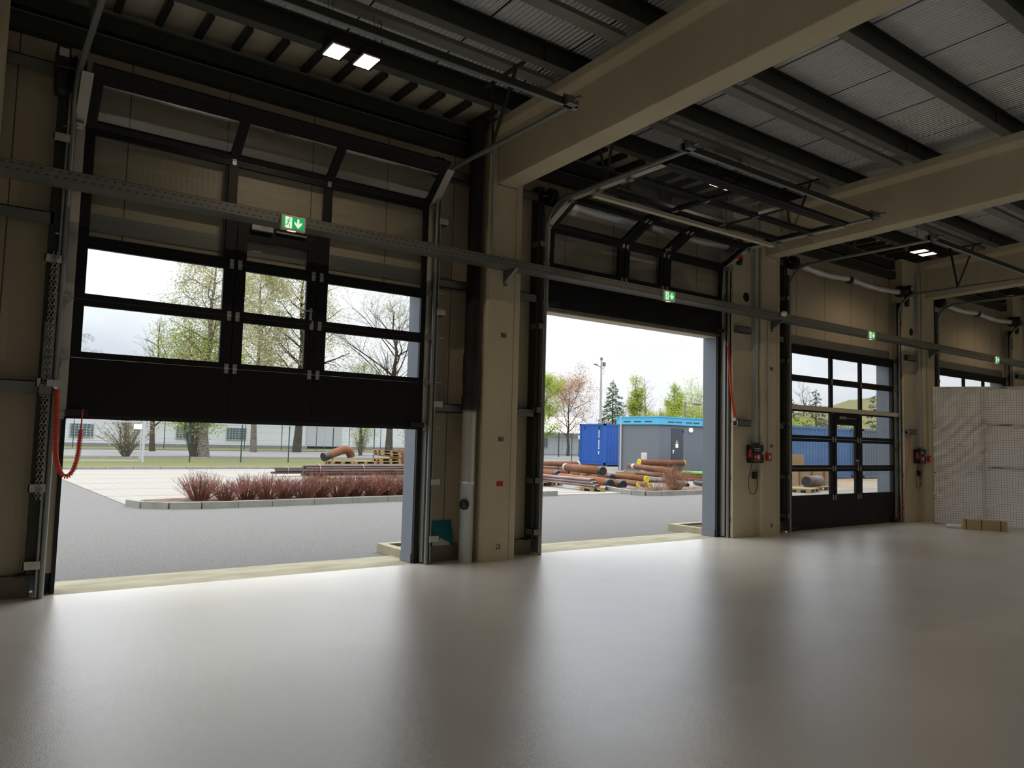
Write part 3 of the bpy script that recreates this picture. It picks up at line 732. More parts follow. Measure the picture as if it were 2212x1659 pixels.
for k in (1, 2):
    nm = ('middle', 'third')[k-1]
    b = MB(); b.box(6*k-.265, 6*k-.185, .03, .12, 1.66, 5.6)
    tag(b.build('cable_trunking', M['trunk_grey'], origin=(6*k-.22, .1, 1.66)), 'vertical grey cable trunking left of the %s column' % nm, 'trunking', 'cable trunkings')
    b = MB(); b.lathe((6*k-.42, .121, 4.27), (0,-1,0), [(-.0,.0),(.001,.085),(.004,.085),(.004,.075),(.0015,.07),(.0015,0)], 22)
    tag(b.build('wall_opening', M['rubber'], origin=(6*k-.42, .12, 4.27)), 'dark round core hole high in the concrete left of the %s column' % nm, 'hole', 'core holes')
    r = thing('control_box', (6*k-.25, .1, 1.3), 'black door control box with red panel and red plug, left of the %s column' % nm, 'control box', 'door control boxes')
    x0, x1, y = 6*k-.40, 6*k-.10, -.03
    b = MB(); b.box(x0, x1, y, .12, 1.30, 1.62); b.build('housing', M['boxblack'], r, bevel=.01)
    b = MB(); b.box(x0+.02, x1-.10, y-.006, y, 1.33, 1.46); b.build('red_panel', M['reddark'], r)
    b = MB(); b.box(x0+.11, x0+.16, y-.009, y-.006, 1.37, 1.44); b.box(x0+.03, x0+.07, y-.009, y-.006, 1.40, 1.42); b.box(x0+.03, x0+.19, y-.003, y, 1.55, 1.562); b.box(x0+.03, x0+.19, y-.003, y, 1.515, 1.523); b.box(x1-.05, x1-.02, y-.006, y, 1.46, 1.5); b.build('display_marks', M['bevelwhite'], r)
    b = MB(); b.tube([(x0-.02, .02, 1.54), (x0-.045, .0, 1.46), (x0-.06, -.01, 1.40)], [.025, .04, .045], 12); b.build('red_plug', M['reddark'], r)
    b = MB(); b.tube(smooth_curve([(x0+.06, .04, 1.30), (x0-.03, .05, 1.0), (x0+.03, .06, .78), (x0+.17, .07, .76), (x0+.25, .07, .9), (x0+.22, .08, 1.10)], 8), .006, 6); b.build('cable', M['boxblack'], r)
    b = MB(); b.box(x0+.15, x0+.22, .05, .11, 1.02, 1.14); b.build('remote_box', M['boxblack'], r)
    r = thing('fire_alarm_button', (6*k+.04, -.02, 1.34), 'red fire alarm call point on the %s column' % nm, 'call point', 'fire call points')
    b = MB(); b.box(6*k-.02, 6*k+.10, -.05, 0, 1.34, 1.48); b.build('call_box', M['redplastic'], r, bevel=.006)
    b = MB(); b.box(6*k+.02, 6*k+.06, -.054, -.05, 1.37, 1.44); b.build('button_field', M['bevelwhite'], r)
    b = MB(); b.tube([(6*k+.04, -.012, 1.48), (6*k+.04, -.012, 3.85)], .011, 8)
    for z in (1.9, 2.6, 3.3): b.box(6*k+.02, 6*k+.06, -.02, 0, z, z+.03)
    tag(b.build('conduit', M['trunk_grey'], origin=(6*k+.04, -.01, 1.48)), 'thin pale conduit running down the %s column to a call point' % nm, 'conduit', 'call point conduits')

# boards leaning right of the half-raised door
b = MB(); b.bar((-.66, .30, .21), (-.66, .375, .53), .01, .001); b.v = []; b.f = []; b.mi = []; b.sm = []
b.add([(-.64,.315,.207),(-.34,.315,.207),(-.34,.38,.52),(-.64,.38,.52),(-.64,.327,.207),(-.34,.327,.207),(-.34,.392,.52),(-.64,.392,.52)], [(0,1,2,3),(7,6,5,4),(0,4,5,1),(1,5,6,2),(2,6,7,3),(3,7,4,0)])
tag(b.build('teal_board', M['teal'], origin=(-.5,.35,.207)), 'teal board leaning on the plinth right of the half-raised door', 'board')
b = MB(); b.add([(-.66,.302,.207),(-.40,.302,.207),(-.40,.306,.24),(-.66,.312,.36),(-.66,.308,.207),(-.40,.308,.207),(-.40,.312,.24),(-.66,.318,.36)], [(0,1,2,3),(7,6,5,4),(0,4,5,1),(1,5,6,2),(2,6,7,3),(3,7,4,0)])
tag(b.build('grey_sheet', M['trunk_grey'], origin=(-.5,.31,.207)), 'grey cut sheet in front of the teal board', 'sheet')

# ------------------------------------------------------------------ white screen, carton, white tube
def screen():
    A = Vector((11.55, -.34, 0)); d = Vector((.46, -.888, 0)).normalized(); nrm = Vector((-d.y*-1, d.x*-1, 0)); nrm = Vector((d.y, -d.x, 0))
    if nrm.dot(CAM-A) < 0: nrm = -nrm
    root = thing('partition_screen', A, 'white grid-reinforced sheeting stretched as a partition, right of the closed door', 'screen')
    rnd = random.Random(4)
    ph = [(rnd.uniform(0, 6.28), rnd.uniform(.6, 1.4)) for _ in range(12)]
    def sheet(s0, s1, off, nm, seed):
        nx, nz = int((s1-s0)/.03), 100
        vs, fs, uv = [], [], []
        for j in range(nz+1):
            for i in range(nx+1):
                s, z = s0+(s1-s0)*i/nx, .035+2.965*j/nz
                a = .010*math.sin(9*(s*.7+z*.7)+ph[0][0]+1.2*math.sin(2*s))*max(0, math.sin(.9*z))
                q = s*.62-z*.78
                a += .007*math.sin(31*q+2.5*math.sin(3*(s*.78+z*.62)+seed))*math.exp(-((z-1.7-.35*s)/.8)**2)
                a += .004*math.sin(55*q+3*math.sin(4*s+2*z))*math.exp(-((z-1.9)/.7)**2)
                a += .006*math.sin(14*s+2*math.sin(3*z+seed))*math.exp(-(z-2.9)**2/.25)
                a += .0035*math.sin(23*s+17*z+ph[3][0])+.003*math.sin(-19*s+29*z+ph[4][0]+2*math.sin(5*s))
                a = a*1.7+.012*math.exp(-((s-s0)/.12)**2)
                vs.append(A+d*s+nrm*(off+a)+Vector((0,0,z))); uv.append((s, z))
        for j in range(nz):
            for i in range(nx):
                q = j*(nx+1)+i; fs.append((q, q+1, q+nx+2, q+nx+1))
        m = MB(); m.add(vs, fs, True); o = m.build(nm, M['fabric'], root, fix=False)
        ul = o.data.uv_layers.new(name='UVMap')
        for lp in o.data.loops: ul.data[lp.index].uv = uv[lp.vertex_index]
    sheet(0, 1.0, .0, 'front_sheet', 1.0); sheet(.90, 4.2, -.06, 'rear_sheet', 2.3)
    for s in (.02, 2.1, 4.15):
        p = MB(); q = A+d*s-nrm*.12; p.tube([q, q+Vector((0,0,3.0))], .024, 10); p.build('post', M['galv'], root)
    for z in (1.27, 2.18, 2.97):
        p = MB(); p.tube([A-nrm*.09+Vector((0,0,z)), A+d*4.2-nrm*.09+Vector((0,0,z))], .022, 10); p.build('cross_tube', M['galv'], root)
    p = MB()
    for z in (.55, .62, 1.05, 1.12, 1.6, 1.67, 2.1, 2.17, 2.5, 2.57): p.disc(A+d*.03+nrm*.022+Vector((0,0,z)), nrm, .011, 10)
    for s in (.28, .33, .62, .67, 1.3, 1.35, 1.9, 1.95): p.disc(A+d*s+nrm*.018+Vector((0,0,2.965)), nrm, .011, 10)
    p.build('eyelets', M['rubber'], root)
    # carton and tube at its foot
    w = nrm; B0 = Vector((11.10, -1.10, 0))
    def P(s, t, z): return B0+d*s+w*(-t)+Vector((0,0,z))
    r = thing('carton', B0, 'long flat brown cardboard carton with dark straps on the floor before the screen', 'box')
    m = MB(); h = .20; L, D = .78, .26
    m.add([P(0,0,0),P(L,0,0),P(L,D,0),P(0,D,0),P(0,0,h),P(L,0,h),P(L,D,h),P(0,D,h)], [(0,3,2,1),(4,5,6,7),(0,1,5,4),(1,2,6,5),(2,3,7,6),(3,0,4,7)]); m.build('carton_body', M['carton'], r, bevel=.006)
    for s in (.06, .33, .66):
        m = MB()
        m.add([P(s,-.003,0),P(s+.014,-.003,0),P(s+.014,-.003,h+.003),P(s,-.003,h+.003),P(s+.014,D+.003,h+.003),P(s,D+.003,h+.003),P(s+.014,D+.003,0),P(s,D+.003,0)], [(0,1,2,3),(3,2,4,5),(5,4,6,7)]); m.build('strap', M['rubber'], r)
    m = MB(); a, c = P(-.02, .12, .04), P(-.28, .12, .04); m.tube([a, c], .038, 14)
    tag(m.build('white_roll', M['white'], origin=c), 'short white roll lying left of the brown carton', 'roll')
screen()

# ================================================================== OUTSIDE
GZ = -.02
b = MB(); b.box(-70, 130, 1.06, 140, GZ-.3, GZ); b.box(-70, X0, -30, 1.06, GZ-.3, GZ); b.box(X1, 130, -30, 1.06, GZ-.3, GZ); b.box(X0, X1, .63, 1.06, GZ-.3, GZ)
tag(b.build('ground', M['asphalt']), 'grey asphalt driveway outside the doors', 'asphalt', kind='structure')
def slab(name, pts, z0, z1, m, lab, cat, kind='structure'):
    b = MB(); b.prism(pts, 2, z0, z1); return tag(b.build(name, m), lab, cat, kind=kind)
slab('paved_yard', [(-3.1,20.5),(-2.72,9.4),(11.5,9.0),(11.5,25.4),(-3.1,25.4)], GZ-.05, -.004, M['paving'], 'pale block paving of the parking area behind the planting bed', 'paving')
slab('gravel_yard', [(11.5,11.6),(16,8.9),(16,3.2),(95,3.2),(95,60),(22,60),(22,26),(11.5,26)], GZ-.05, -.002, M['gravel'], 'pale gravel storage yard with pipes lying on it', 'gravel')
slab('sand_area', [(20.5,7.6),(60,7.4),(90,40),(44,30),(27,13.6)], -.01, .004, M['sand'], 'orange sandy ground seen through the closed door', 'sand')
slab('grass_verge', [(-60,25.7),(22,25.7),(22,41.5),(-60,41.5)], GZ-.05, .02, M['turf'], 'rough grass verge behind the paved yard', 'grass', 'stuff')
slab('grass_strip', [(-60,56.5),(95,56.5),(95,75),(-60,75)], GZ-.05, .06, M['turf'], 'grass strip beyond the road before the white building', 'grass', 'stuff')
slab('road', [(-60,41.5),(95,41.5),(95,56.5),(-60,56.5)], GZ-.05, .01, M['road'], 'pale road behind the wire fence', 'road')
b = MB(); b.box(2.0, 2.14, 9.6, 25.4, -.004, -.001)
tag(b.build('paving_line', M['road'], origin=(2.07, 17, 0)), 'darker marking line across the pale paving', 'line', kind='structure')
def kerb(name, pts, w, h, lab, z=GZ):
    P = [Vector((p[0], p[1], 0)) for p in pts]; b = MB()
    for a, c in zip(P, P[1:]):
        n = max(1, round((c-a).length/1.0))
        for i in range(n):
            p, q = a.lerp(c, i/n), a.lerp(c, (i+1)/n); d = (q-p).normalized()*.006
            b.bar(p+d+Vector((0,0,z+h/2)), q-d+Vector((0,0,z+h/2)), w, h)
    return tag(b.build(name, M['kerb'], origin=(pts[0][0], pts[0][1], z)), lab, 'kerb', kind='structure')
ISL1 = [(-2.72,9.62),(-2.55,9.0),(-2.1,8.65),(-1.5,8.5),(0,8.55),(2,8.72),(8.6,9.0)]
kerb('kerb_front', ISL1, .12, .14, 'pale kerbstones curving round the front of the red twig bed')
kerb('kerb_rear', [(-2.72,9.75),(-2.3,10.35),(-.8,10.75),(8.6,10.9)], .08, .06, 'thin kerb along the rear of the red twig bed')
kerb('kerb_back', [(-12,25.5),(22,25.5)], .15, .12, 'straight kerb along the far side of the paved yard')
ISL2 = [(12.0,10.5),(11.45,9.3),(11.25,8.5),(11.4,8.1),(11.9,7.95),(14,8.0),(20,8.2)]
kerb('kerb_corner', ISL2, .13, .14, 'kerbstones rounding the corner in front of the pipe yard')
kerb('kerb_road', [(-30,37.6),(22,37.6)], .14, .10, 'white road kerb line behind the wire fence', .0)
slab('planting_bed', ISL1+[(8.6,10.85),(-.8,10.7),(-2.3,10.3)], GZ, .05, M['soil'], 'bark covered soil of the planting bed', 'soil', 'stuff')
slab('corner_bed', ISL2[::1]+[(20,9.8),(13,10.4)], GZ, .05, M['soil'], 'brown soil of the corner bed by the pipes', 'soil', 'stuff')

# ---- plants
def stems(seed, n, h, spread, r0, kinds):
    R = random.Random(seed); b = MB()
    for i in range(n):
        a = R.uniform(0, 6.283); q = R.random()**.6*spread
        x, y = math.cos(a)*q*.35, math.sin(a)*q*.35
        lean = Vector((math.cos(a)*q, math.sin(a)*q, 0))*R.uniform(.5, 1.2); hh = h*R.uniform(.55, 1.05)*(1-.25*q/spread)
        p0 = Vector((x, y, 0)); p1 = p0+lean*.45+Vector((0,0,hh*.5)); p2 = p0+lean*.95+Vector((R.uniform(-.03,.03), R.uniform(-.03,.03), hh))
        b.m = R.choice(kinds)
        b.tube([p0, p1, p2], [r0, r0*.8, r0*.35], 3, False)
        for _ in range(3):
            t = R.uniform(.35, .9); s = p0.lerp(p1, t*2) if t < .5 else p1.lerp(p2, t*2-1)
            e = s+Vector((R.uniform(-1,1), R.uniform(-1,1), R.uniform(.6, 2.0))).normalized()*hh*R.uniform(.18,.36)
            b.tube([s, e], [r0*.6, r0*.25], 3, False)
    return b
protos = []
SH = [(-1.25,9.75,1.10,0),(-.72,9.55,.85,1),(-.22,9.7,.98,2),(.25,9.6,1.12,0),(.72,9.75,.9,1),(1.15,9.6,1.05,2),(1.62,9.75,1.12,0),(2.1,9.7,1.05,1),(2.55,9.85,1.1,2),(3.02,9.75,1.15,0),(3.5,9.85,1.08,1),(3.95,9.8,1.12,2),(4.45,9.9,1.0,0)]
for i, (x, y, s, v) in enumerate(SH):
    if v >= len(protos):
        o = stems(50+v, 170, .60, .46, .0062, [0, 0, 0, 1]).build('red_twig_shrub', [M['redtwig'], M['twig']], origin=(0,0,0), fix=False); protos.append(o)
    else:
        o = protos[v].copy(); COL.objects.link(o)
    o.location = (x, y, .05); o.scale = (s, s, s*(.98 if i % 2 else 1.05)); o.rotation_euler = (0, 0, i*1.3)
    tag(o, 'bare red-twigged shrub in the kerbed bed, %s from its left end' % ORD[i], 'shrub', 'red twig shrubs')
o = stems(77, 150, .95, .62, .006, [0, 1, 1]).build('dry_shrub', [M['redtwig'], M['drytwig']], fix=False); o.location = (13.7, 9.0, .05); tag(o, 'dry brown shrub on the corner bed in front of the pipes', 'shrub')
o = stems(78, 60, .4, .7, .006, [0, 1, 1]).build('dry_shrub', [M['redtwig'], M['drytwig']], fix=False); o.location = (12.7, 8.9, .05); tag(o, 'low dry brush left of the dry brown shrub', 'shrub')

def leaves(b, R, p, n, sp, size, droop=0):
    for _ in range(n):
        c = p+Vector((R.gauss(0, sp), R.gauss(0, sp), R.gauss(0, sp)-droop*R.random()))
        u = Vector((R.uniform(-1,1), R.uniform(-1,1), R.uniform(-1,1))).normalized(); w = u.orthogonal().normalized()
        s = size*R.uniform(.6, 1.3); b.add([c-u*s*.5, c+w*s*.3, c+u*s*.5, c-w*s*.3], [(0,1,2,3)])
def tree(name, lab, x, y, h, cw, seed, bark, leaf=None, nleaf=0, lsize=.14, style='round', tr=None, base=.3, cat='tree'):
    R = random.Random(seed); W = MB(); Lf = MB(); tr = tr or h*.016
    def branch(p, d, ln, r, lv):
        pts = [p]; rs = [r]; k = 4
        for i in range(k):
            d = (d+Vector((R.gauss(0,.16), R.gauss(0,.16), R.gauss(0,.10)+(.05 if style != 'weep' or lv < 2 else -.30)))).normalized()
            p = p+d*ln/k; pts.append(p); rs.append(max(.006, r*(1-.8*(i+1)/k)))
        W.tube(pts, rs, 5 if lv == 0 else (4 if lv == 1 else 3), False)
        if lv >= 2:
            if leaf:
                for q in pts[1:]: leaves(Lf, R, q, nleaf, cw*.05, lsize, .5 if style == 'weep' else .05)
            if lv >= 3: return
        n = (7 if lv == 1 else 4)
        if lv < 3 and (ln > .5):
            for j in range(n):
                t = R.uniform(.25, 1.0)*(len(pts)-1); i = min(int(t), len(pts)-2); s = pts[i].lerp(pts[i+1], t-i)
                dd = (d*.75+Vector((R.uniform(-1,1), R.uniform(-1,1), R.uniform(-.35,.75)))).normalized()
                branch(s, dd, ln*R.uniform(.38,.6), rs[i]*.5, lv+1)
    # trunk
    pts = [Vector((0,0,0))]; rs = [tr*1.15]; k = 7
    for i in range(k):
        pts.append(Vector((R.gauss(0,.02)*h*.4, R.gauss(0,.02)*h*.4, h*(i+1)/k*.97))); rs.append(max(.015, tr*(1-.88*(i+1)/k)))
    W.tube(pts, rs, 7, True)
    nb = int(15+h*.7)
    for j in range(nb):
        t = base+(1-base)*(j+R.random())/nb; z = t*h*.95; i = min(int(t*k), k-1); s = pts[i].lerp(pts[i+1], t*k-i)
        a = j*2.4+R.uniform(-.4,.4); u = (t-base)/(1-base)
        prof = {'round': math.sin(math.pi*min(1, .18+.82*u))**.7, 'cone': (1-u)*.95+.1, 'weep': math.sin(math.pi*min(1, .2+.75*u))**.6, 'column': .75*(1-u*.75)}[style]
        ln = cw*.5*prof*R.uniform(.8, 1.15)
        up = {'round': .75, 'cone': .15, 'weep': .55, 'column': 1.2}[style]
        branch(s, Vector((math.cos(a), math.sin(a), up)).normalized(), max(.4, ln*1.15), max(.012, rs[i]*.45), 1)
    root = thing(name, (x, y, 0), lab, cat, 'trees beyond the fence' if cat == 'tree' else 'bushes beyond the fence')
    W.build('trunk', bark, root, local=True, fix=False)
    if leaf: Lf.build('foliage', leaf, root, local=True, fix=False)
    return root
def conifer(lab, x, y, h, cw, seed, leaf, sparse=1.0):
    R = random.Random(seed); W = MB(); Lf = MB()
    W.tube([(0,0,0),(0,0,h*.5),(0,0,h)], [h*.016, h*.01, .012], 6)
    n = int(h*7*sparse)
    for j in range(n):
        u = (j+.5)/n; z = h*(.08+.9*u); a = j*2.399+R.uniform(-.3,.3); ln = cw*.5*(1-u)**.85*R.uniform(.7,1.15)+.12
        d = Vector((math.cos(a), math.sin(a), .12)); pts = [Vector((0,0,z)), Vector((0,0,z))+d*ln*.55, Vector((0,0,z))+d*ln+Vector((0,0,-ln*.20))]
        W.tube(pts, [.03, .02, .006], 3, False)
        m = max(8, int(ln*44))
        for q in range(m):
            t = .15+.85*q/m; p = pts[0].lerp(pts[1], t*2) if t < .5 else pts[1].lerp(pts[2], t*2-1)
            sw = ln*.22*(1-t*.6); c = p+Vector((R.gauss(0,sw*.6), R.gauss(0,sw*.6), -R.random()*.16))
            s = R.uniform(.16,.34); e = (d*.6+Vector((R.uniform(-.8,.8), R.uniform(-.8,.8), R.uniform(-.8,.2)))).normalized(); w = e.cross(Vector((R.uniform(-1,1),R.uniform(-1,1),1))).normalized()
            Lf.add([c, c+e*s*.5+w*s*.2, c+e*s, c+e*s*.5-w*s*.2], [(0,1,2,3)])
    root = thing('conifer_tree', (x, y, 0), lab, 'tree', 'trees beyond the fence')
    W.build('trunk', M['bark'], root, local=True, fix=False); Lf.build('foliage', leaf, root, local=True, fix=False)
def bush(lab, x, y, h, w, seed, leaf, nl=26, lsize=.13, n=34, bark='twig'):
    R = random.Random(seed); W = MB(); Lf = MB()
    for i in range(n):
        a = R.uniform(0, 6.283); q = R.random()**.7; e = Vector((math.cos(a)*q*w*.5, math.sin(a)*q*w*.5, h*R.uniform(.6,1.0)*(1-.35*q*q)))
        p1 = Vector((e.x*.35, e.y*.35, e.z*.5)); W.tube([(e.x*.08, e.y*.08, 0), p1, e], [.018, .013, .005], 4, False)
        for _ in range(8):
            t = R.uniform(.2,1); s = Vector((0,0,0)).lerp(p1, t*2) if t < .5 else p1.lerp(e, t*2-1)
            f = s+Vector((R.uniform(-1,1), R.uniform(-1,1), R.uniform(0,1.3))).normalized()*h*.13; W.tube([s, f], [.012, .004], 3, False)
            if leaf: leaves(Lf, R, f, nl//5, w*.05, lsize)
        if leaf: leaves(Lf, R, e, nl//5, w*.05, lsize)
    root = thing('bush', (x, y, 0), lab, 'bush', 'bushes beyond the fence')
    W.build('stems', M[bark], root, local=True, fix=False)
    if leaf: Lf.build('foliage', leaf, root, local=True, fix=False)
# seen through the half-raised door
tree('birch_tree', 'slender birch with pale trunk and thin spring leaves, left of the wicket pane', 6.4, 40.4, 12.8, 5.4, 11, M['birch'], M['leaf_birch'], 4, .13, 'weep', .30, .28)
bush('tall fresh green bush growing round the birch trunk', 6.0, 41.2, 9.6, 5.6, 12, M['leaf_green'], 120, .15, 66)
tree('birch_tree', 'weeping birch with drooping sprays, filling the left of the wicket pane', 13.6, 54.0, 15.6, 5.6, 13, M['birch'], M['leaf_birch'], 4, .17, 'weep', .26, .30)
tree('birch_tree', 'tall weeping birch with dark trunk, right of the wicket pane', 17.6, 55.0, 16.6, 8.0, 14, M['bark'], M['leaf_birch'], 4, .17, 'weep', .36, .28)
tree('maple_tree', 'spreading half-bare tree with a dark trunk, in the right hand panes', 21.3, 45.0, 11.8, 9.4, 15, M['bark'], M['leaf_birch'], 1, .13, 'round', .30, .26)
tree('bare_tree', 'bare branching tree left of the green bush', 5.8, 53.0, 10.0, 6.4, 16, M['bark'], None, 0, .1, 'column', .2, .15)
tree('bare_tree', 'bare drooping tree at the far left pane', -.2, 54.0, 8.6, 5.0, 17, M['twig'], None, 0, .1, 'weep', .14, .2)
bush('twiggy bush with few leaves left of the birch trunk', 2.0, 40.0, 2.6, 3.6, 18, M['leaf_birch'], 8, .09, 46)
bush('low leafy bush under the bare tree', 3.3, 48.0, 5.6, 5.4, 22, M['leaf_birch'], 16, .13, 30)
bush('bright green bush at the right below the half-raised door', 23.8, 44.5, 4.6, 5.6, 19, M['leaf_green'], 60, .15, 50)
bush('yellow green bush behind the pallets', 19.8, 47.0, 3.2, 3.0, 20, M['leaf_green'], 20, .13, 26)
tree('young_tree', 'thin young tree left of the dark leaning trunk', 19.6, 46.5, 7.5, 3.2, 21, M['bark'], M['leaf_green'], 1, .12, 'round', .14, .3)
# seen through the open doorway
tree('bronze_tree', 'round tree with bronze buds behind the blue container, left', 45.2, 51.5, 7.4, 6.4, 31, M['bark'], M['leaf_bronze'], 4, .14, 'round', .16, .24)
conifer('blue green conifer behind the blue container', 48.6, 48.5, 8.1, 5.4, 32, M['needle'], 1.2)
tree('poplar_tree', 'upright yellow green tree above the grey station roof, left one', 53.6, 50, 9.0, 4.6, 33, M['bark'], M['leaf_green'], 6, .16, 'column', .16, .15)
tree('bare_tree', 'bare tree between two yellow green trees', 57.0, 52, 9.2, 5.2, 34, M['twig'], None, 0, .1, 'column', .14, .2)
tree('poplar_tree', 'upright yellow green tree above the station roof, right one', 60.2, 50.5, 8.4, 4.4, 35, M['bark'], M['leaf_green'], 6, .16, 'column', .16, .15)
bush('wide yellow green bush right of the upright trees', 63.4, 50.5, 9.4, 6.6, 36, M['leaf_green'], 100, .15, 64)
bush('low yellow green bush just over the station roof', 57.0, 47.0, 6.4, 7.0, 37, M['leaf_green'], 110, .14, 60)
bush('low dark bush between conifer and upright tree', 51.8, 50.0, 6.0, 4.0, 38, M['needle_dark'], 40, .14, 26)
tree('young_tree', 'leafy tree half hidden at the left edge of the open doorway', 35.6, 44.5, 7.0, 4.6, 39, M['bark'], M['leaf_green'], 5, .15, 'round', .15, .2)
tree('bare_tree', 'thin bare tree at the right edge of the open doorway', 66.5, 50.5, 9.0, 4.0, 40, M['twig'], None, 0, .1, 'column', .12, .2)
bush('brown green bush behind the street lamp', 68.5, 50.0, 8.2, 6.4, 48, M['leaf_green'], 80, .14, 50)
# seen through the closed door
conifer('slender dark conifer in the left column of the closed door', 63.9, 35, 7.6, 4.4, 41, M['needle_dark'], .8)
conifer('small dark conifer at the left edge of the closed door panes', 59.0, 34.6, 6.4, 4.6, 42, M['needle_dark'], 1.2)
tree('bare_tree', 'tall bare tree between the two dark conifers', 69.6, 40, 8.8, 5.6, 43, M['twig'], None, 0, .1, 'column', .14, .2)
conifer('sparse conifer beside the jamb in the right column of the closed door', 66.4, 30, 7.3, 5.0, 44, M['needle_dark'], .7)
bush('yellow green bush over the blue containers, left pane of the closed door', 50.5, 28.5, 4.2, 5.0, 45, M['leaf_green'], 60, .15, 44)
bush('dark grey green bush over the blue containers', 57.5, 30, 4.2, 5.0, 46, M['needle_dark'], 60, .15, 50)
bush('pale green bush below the earth mound', 62.0, 27, 3.4, 7.0, 47, M['leaf_birch'], 60, .15, 50)
bush('light green bush in the wicket pane of the closed door', 56.0, 23, 3.0, 5.0, 49, M['leaf_green'], 50, .15, 40)
# earth mound
R = random.Random(8); b = MB(); n, m = 26, 9; vs = []
for j in range(m+1):
    for i in range(n):
        a = 2*math.pi*i/n; r = 24*j/m; hh = 7.6*(1-(j/m)**1.35)+(R.uniform(-.25,.25) if j < m else -.1)
        vs.append((84+math.cos(a)*r*1.25, 40+math.sin(a)*r*.8, hh))
fs = [(j*n+i, j*n+(i+1) % n, (j+1)*n+(i+1) % n, (j+1)*n+i) for j in range(m) for i in range(n)]
b.add(vs, fs, True); tag(b.build('earth_mound', M['hill'], origin=(84, 40, 0)), 'large earth mound far behind the closed door', 'mound', kind='structure')

# ---- fences and gate
def mesh_fence(root, xa, xb, y, z0, z1, pitch, r):
    w = MB(); H = z1-z0; x = xa-H
    while x < xb:
        for s in (1, -1):
            p0, p1 = (x, z0), (x+H, z1)
            if s < 0: p0, p1 = (x+H, z0), (x, z1)
            (a0, c0), (a1, c1) = p0, p1
            def clip(a, c): return a, c
            lo, hi = 0.0, 1.0
            dx = a1-a0
            for lim, sg in ((xa, 1), (xb, -1)):
                t = (lim-a0)/dx
                if (dx > 0) == (sg > 0): lo = max(lo, t)
                else: hi = min(hi, t)
            if hi-lo > .02:
                w.tube([(a0+dx*lo, y+.004*s, c0+(c1-c0)*lo), (a0+dx*hi, y+.004*s, c0+(c1-c0)*hi)], r, 3, False, False)
        x += pitch
    for z in (z0, (z0+z1)/2, z1): w.tube([(xa, y, z), (xb, y, z)], r*1.6, 3, False, False)
    w.build('wire_mesh', M['wire'], root, fix=False)
root = thing('wire_fence', (3.6, 32, 0), 'green chain link fence with slim posts behind the paved yard', 'fence')
mesh_fence(root, 1.5, 30, 32.0, .08, 1.93, .11, .0035)
x = 3.63
while x < 31:
    p = MB(); p.tube([(x, 32, 0), (x, 32, 2.0)], .03, 8); p.build('fence_post', M['greenpost'], root); x += 2.53
root = thing('wire_gate', (1.42, 31.8, 0), 'white framed wire gate left of the chain link fence', 'gate')
p = MB(); p.box(1.36, 1.48, 31.74, 31.86, 0, 2.06); p.build('gate_post', M['gatewhite'], root)
p = MB()
for z in (.12, 1.96): p.bar((-6, 31.8, z), (1.36, 31.8, z), .05, .05)
for x in (-6, -2.4, 1.30): p.bar((x, 31.8, .12), (x, 31.8, 1.96), .05, .05)
p.build('gate_frame', M['gatewhite'], root)
mesh_fence(root, -6, 1.3, 31.8, .14, 1.94, .11, .0035)
p = MB(); p.box(.95, 1.33, 31.74, 31.76, 1.62, 1.88); p.build('notice', M['white'], root)
root = thing('boundary_fence', (8, 60, 0), 'dark posted wire fence in front of the white building', 'fence')
for i in range(12):
    p = MB(); x = -2+3.3*i; p.tube([(x, 59.5, 0), (x, 59.5, 2.3)], .035, 6); p.build('fence_post', M['steel_dark'], root)
p = MB()
for z in (.9, 1.6, 2.2): p.tube([(-2, 59.5, z), (34.3, 59.5, z)], .006, 3)
p.build('fence_wire', M['wire'], root)
root = thing('picket_fence', (40, 47.5, 0), 'green bar fence with a white board, left of the blue container', 'fence')
p = MB()
for i in range(90): x = 35.5+.16*i; p.bar((x, 47.5, .1), (x, 47.5, 2.1), .014, .014)
for z in (.25, 1.9): p.bar((35.5, 47.5, z), (49.8, 47.5, z), .04, .04)
p.build('bars', M['greenpost'], root)
for x in (35.5, 38.4, 40.6, 43.2, 46.4, 49.6):
    p = MB(); p.bar((x, 47.5, 0), (x, 47.5, 2.3), .09, .09); p.build('fence_post', M['greenpost'], root)
p = MB(); p.box(43.0, 43.5, 47.40, 47.43, 1.75, 2.15); p.build('notice', M['white'], root)

# ---- white building behind the road
root = thing('white_building', (14, 66, 0), 'long white rendered building behind the road', 'building')
b = MB(); b.box(-6, 34, 66, 74, 0, 3.2); b.build('wall', M['render'], root)
b = MB(); b.prism([(65.6,3.2),(74.4,3.2),(70,4.6)], 0, -6.3, 34.3); b.build('roof', M['trunk_grey'], root)
b = MB(); b.box(-6, 34, 65.9, 66, 0, .35); b.build('base_course', M['road'], root)
for x, w in ((1.68, 1.75), (10.2, 1.9), (14.7, 1.8)):
    f = MB(); f.box(x-.06, x+w+.06, 65.92, 66.0, .80, 2.02); g = f.build('window', M['gatewhite'], root)
    f = MB(); f.box(x, x+w, 65.90, 65.92, .86, 1.96); f.build('pane', M['darkwin'], g)
f = MB(); f.box(22.6, 26.4, 65.9, 66, .1, 2.75); g = f.build('garage_gate', M['gatewhite'], root)
f = MB(); f.box(24.5, 24.53, 65.88, 65.9, .1, 2.7); f.box(22.6, 26.4, 65.88, 65.9, 2.70, 2.75); f.box(22.6, 22.64, 65.88, 65.9, .1, 2.7); f.build('gate_joint', M['trunk_grey'], g)
